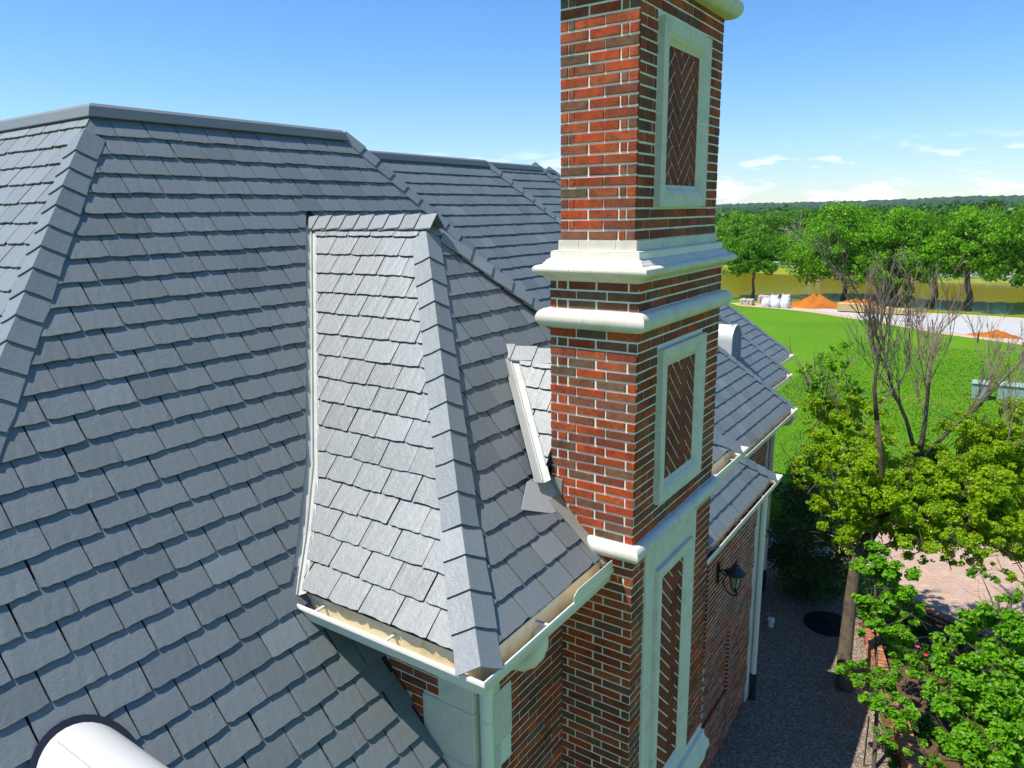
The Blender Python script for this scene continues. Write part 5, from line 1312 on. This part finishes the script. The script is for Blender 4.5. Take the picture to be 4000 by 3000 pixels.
# ---- maple saplings in the planting bed
def maple(base, top, ells, n, leaf, label, seed, mat=None, r0=.035, nc=160, stems=()):
    t = thing('maple_sapling', label, 'small tree', tuple(base), 'young trees beside the gravel'); m = MB(); rn = random.Random(seed); base = Vector(base); top = Vector(top)
    m.tube([base, base.lerp(top, .33) + Vector((.05, 0, 0)), base.lerp(top, .66), top], [r0, r0 * .8, r0 * .6, r0 * .3], 8)
    for (c, r) in ells:
        s = base.lerp(top, min(.95, max(.2, (c[2] - base.z) / max(.1, top.z - base.z) - .1))); e = Vector(c); m.tube([s, s.lerp(e, .5) + Vector((0, 0, .05)), e], [r0 * .4, r0 * .28, r0 * .12], 6)
        for k in range(6): twigs(m, e, Vector((rn.uniform(-1, 1), rn.uniform(-1, 1), rn.uniform(-.3, .7))), max(r) * .7, .006, 1, rn, .5, 4, 0)
    for a, b in stems: m.tube([a, (Vector(a) + Vector(b)) / 2 + Vector((.03, 0, 0)), b], [r0 * .9, r0 * .7, r0 * .4], 7)
    part('trunk', m, M_BARK, t); cs, ss = ell_clumps(ells, nc, seed + 1, frac=(.3, 1.05), cr=(.18, .34), down=-2)
    v, f = leaf_cloud(cs, ss, n, leaf, seed + 2, up=1.0, shape=1.15); link('foliage', quick_mesh('foliage', v, f, mat or M_MAPLE), t)
E3 = [px_ell(3410, 2200, 12.9, 95, 75, .3), px_ell(3480, 2290, 12.6, 110, 90, .35), px_ell(3400, 2360, 12.5, 90, 70, .3), px_ell(3530, 2380, 12.4, 90, 60, .3), px_ell(3440, 2450, 12.2, 110, 60, .3), px_ell(3500, 2480, 12.3, 100, 70, .3),
      px_ell(3330, 2610, 12.0, 70, 45, .25), px_ell(3440, 2650, 11.7, 110, 60, .3), px_ell(3540, 2620, 11.8, 90, 60, .3), px_ell(3390, 2740, 11.5, 80, 50, .25), px_ell(3490, 2760, 11.4, 110, 80, .3), px_ell(3460, 2880, 11.2, 60, 60, .2)]
maple((-.92, 11.6, G), at(3420, 2180, 12.9), E3, 8500, .078, 'slim maple with bright green leaves in flat sprays beside the gravel', 61)
E4 = [px_ell(3660, 2700, 10.6, 70, 50, .3), px_ell(3900, 2420, 10.9, 150, 60, .5), px_ell(3760, 2500, 11.0, 120, 60, .4), px_ell(3960, 2560, 10.6, 130, 90, .5), px_ell(3800, 2620, 10.6, 150, 70, .5), px_ell(3900, 2740, 10.2, 170, 90, .5), px_ell(3760, 2780, 10.3, 120, 70, .4), px_ell(3720, 2880, 10.1, 130, 70, .4), px_ell(3900, 2900, 9.9, 180, 100, .5), px_ell(3990, 2680, 10.3, 100, 120, .5), px_ell(3830, 2240, 11.8, 60, 40, .2), px_ell(3620, 2960, 10.2, 70, 40, .2), px_ell(3960, 2330, 11.4, 60, 40, .25)]
maple((1.1, 10.6, G), at(3900, 2350, 10.9), E4, 15000, .072, 'leafy young tree filling the bottom right corner', 71, M_MAPLE, .045, 230)
# ---- dark evergreen shrub in the shade
t = thing('evergreen_shrub', 'big rounded dark evergreen shrub in the shade by the path', 'shrub', (-3.3, 17.4, G))
cs, ss = ell_clumps([((-3.15, 17.3, G + 1.5), (1.12, 1.12, 1.5)), ((-3.25, 17.2, G + 2.6), (.8, .8, .85)), ((-2.95, 17.1, G + .8), (1.2, 1.15, .9))], 330, 81, frac=(.55, 1.03), cr=(.16, .26), down=-2)
v, f = leaf_cloud(cs, ss, 17000, .075, 82, up=.5, shape=1.7); link('foliage', quick_mesh('foliage', v, f, M_SHRUB), t)
m = MB(); limbs(m, (-3.2, 17.3, G), (-3.2, 17.3, G + 2.6), .07, 8, .7, 83, .6); part('stem', m, M_BARK, t)
# ---- flowers and low plants in the bed
def low_plant(name, label, c, r, h, n, leaf, mat, seed, cat='plant', fl=None, group='low plants in the bed'):
    t = thing(name, label, cat, (c[0], c[1], G), group); cs, ss = ell_clumps([((c[0], c[1], G + h * .45), (r, r, h * .55))], 40, seed, frac=(.2, 1.0), cr=(.2, .36), down=-2)
    v, f = leaf_cloud(cs, ss, n, leaf, seed + 1, up=.8); link('leaves', quick_mesh('leaves', v, f, mat), t)
    if fl:
        g_ = random.Random(seed)
        for k in range(fl[1]):
            a = g_.uniform(0, 6.28); rr = r * g_.uniform(.2, 1); x, y, z = c[0] + rr * math.cos(a), c[1] + rr * math.sin(a), G + h * g_.uniform(.85, 1.15); m = MB()
            for q in range(5):
                b_ = 2 * math.pi * q / 5; d_ = Vector((math.cos(b_), math.sin(b_), .35)); s_ = Vector((-math.sin(b_), math.cos(b_), 0)); p_ = Vector((x, y, z)); m.add([p_, p_ + d_ * .03 + s_ * .02, p_ + d_ * .055, p_ + d_ * .03 - s_ * .02], [(0, 1, 2, 3)])
            o_ = part('flower', m, fl[0][k % len(fl[0])], t, fix=False)
M_PINK = mat_plain('magenta_petal', (.62, .03, .28), .6, .15, 20, 0); M_RED = mat_plain('red_petal', (.62, .03, .03), .6, .15, 20, 0)
low_plant('flowering_plant', 'clump of pink and red flowers between the young trees', (-.28, 15.2), .42, .38, 900, .07, M_OAKD, 91, 'flowers', ([M_PINK, M_RED], 16))
low_plant('flowering_plant', 'smaller clump of red flowers nearer the brick edging', (.12, 13.6), .35, .32, 700, .07, M_OAKD, 93, 'flowers', ([M_RED, M_PINK], 8))
for q, (x, y, r_, h_, mt) in enumerate([(-.9, 16.6, .5, .45, M_OAKD), (-.1, 16.3, .55, .4, M_OAKD), (.9, 15.8, .6, .5, M_OAK), (.3, 14.7, .5, .4, M_OAKD), (-.85, 15.2, .4, .35, M_OAKD), (1.2, 14.2, .6, .5, M_OAKD), (-.3, 13.0, .4, .3, M_OAKD), (.7, 12.6, .5, .5, M_OAKD)]):
    low_plant('low_shrub', ['low dark shrub at the point of the bed beside the patio border', 'low dark shrub just behind the pink flowers', 'medium green shrub under the yellow green tree by the patio', 'low dark shrub right of the pink flowers', 'low dark shrub against the bend of the brick edging', 'low dark shrub behind the leafy corner tree', 'small dark shrub at the foot of the slim maple', 'low dark shrub under the leafy corner tree'][q], (x, y), r_, h_, 1500, .06, mt, 120 + q * 3)

# short grass where the lawn is near enough to show it
g = np.random.default_rng(5); n = 60000; d = 20 + 34 * g.random(n) ** 1.3; a = g.uniform(-.36, .09, n); x = d * np.sin(a); y = d * np.cos(a)
k = ~((x > -3.0) & (y < 25.2)) & ~((y < 20.6) & (x > -8)) & (x > -5.3 + 0 * y) | ((y > 24.5) & (x > -9) & (y < 60)); x, y = x[k], y[k]; n = len(x)
ht = g.uniform(.05, .11, n); ang = g.uniform(0, 6.28, n); w = .012 + .010 * (y > 32); dx, dy = np.cos(ang) * w, np.sin(ang) * w; lx, ly = g.normal(0, .03, n), g.normal(0, .03, n)
v = np.stack([np.stack([x - dx, y - dy, np.full(n, G)], 1), np.stack([x + dx, y + dy, np.full(n, G)], 1), np.stack([x + lx, y + ly, G + ht], 1)], 1).reshape(-1, 3); i = np.arange(n) * 3
o = link('grass', quick_mesh('grass', v, np.stack([i, i + 1, i + 2], 1), M_LAWN)); o['kind'] = 'stuff'

# ------------------------------------------------------------------ the air itself: far hills fade towards blue
m = MB(); m.box((-3600, -500, G - 1.0), (3600, 4300, 260))
hz = bpy.data.materials.new('air'); hz.use_nodes = True; nt = hz.node_tree; nt.nodes.remove(nt.nodes['Principled BSDF'])
pv = nt.nodes.new('ShaderNodeVolumePrincipled'); pv.inputs['Color'].default_value = (.72, .86, 1.0, 1); pv.inputs['Density'].default_value = .00011; pv.inputs['Anisotropy'].default_value = .3
nt.links.new(pv.outputs[0], nt.nodes['Material Output'].inputs['Volume'])
o = m.obj('haze', hz); o['kind'] = 'stuff'
# ------------------------------------------------------------------ lift everything so that the ground lies at z = 0
for o in list(S.objects):
    if o.parent is None and o.type != 'LIGHT': o.location.z += H
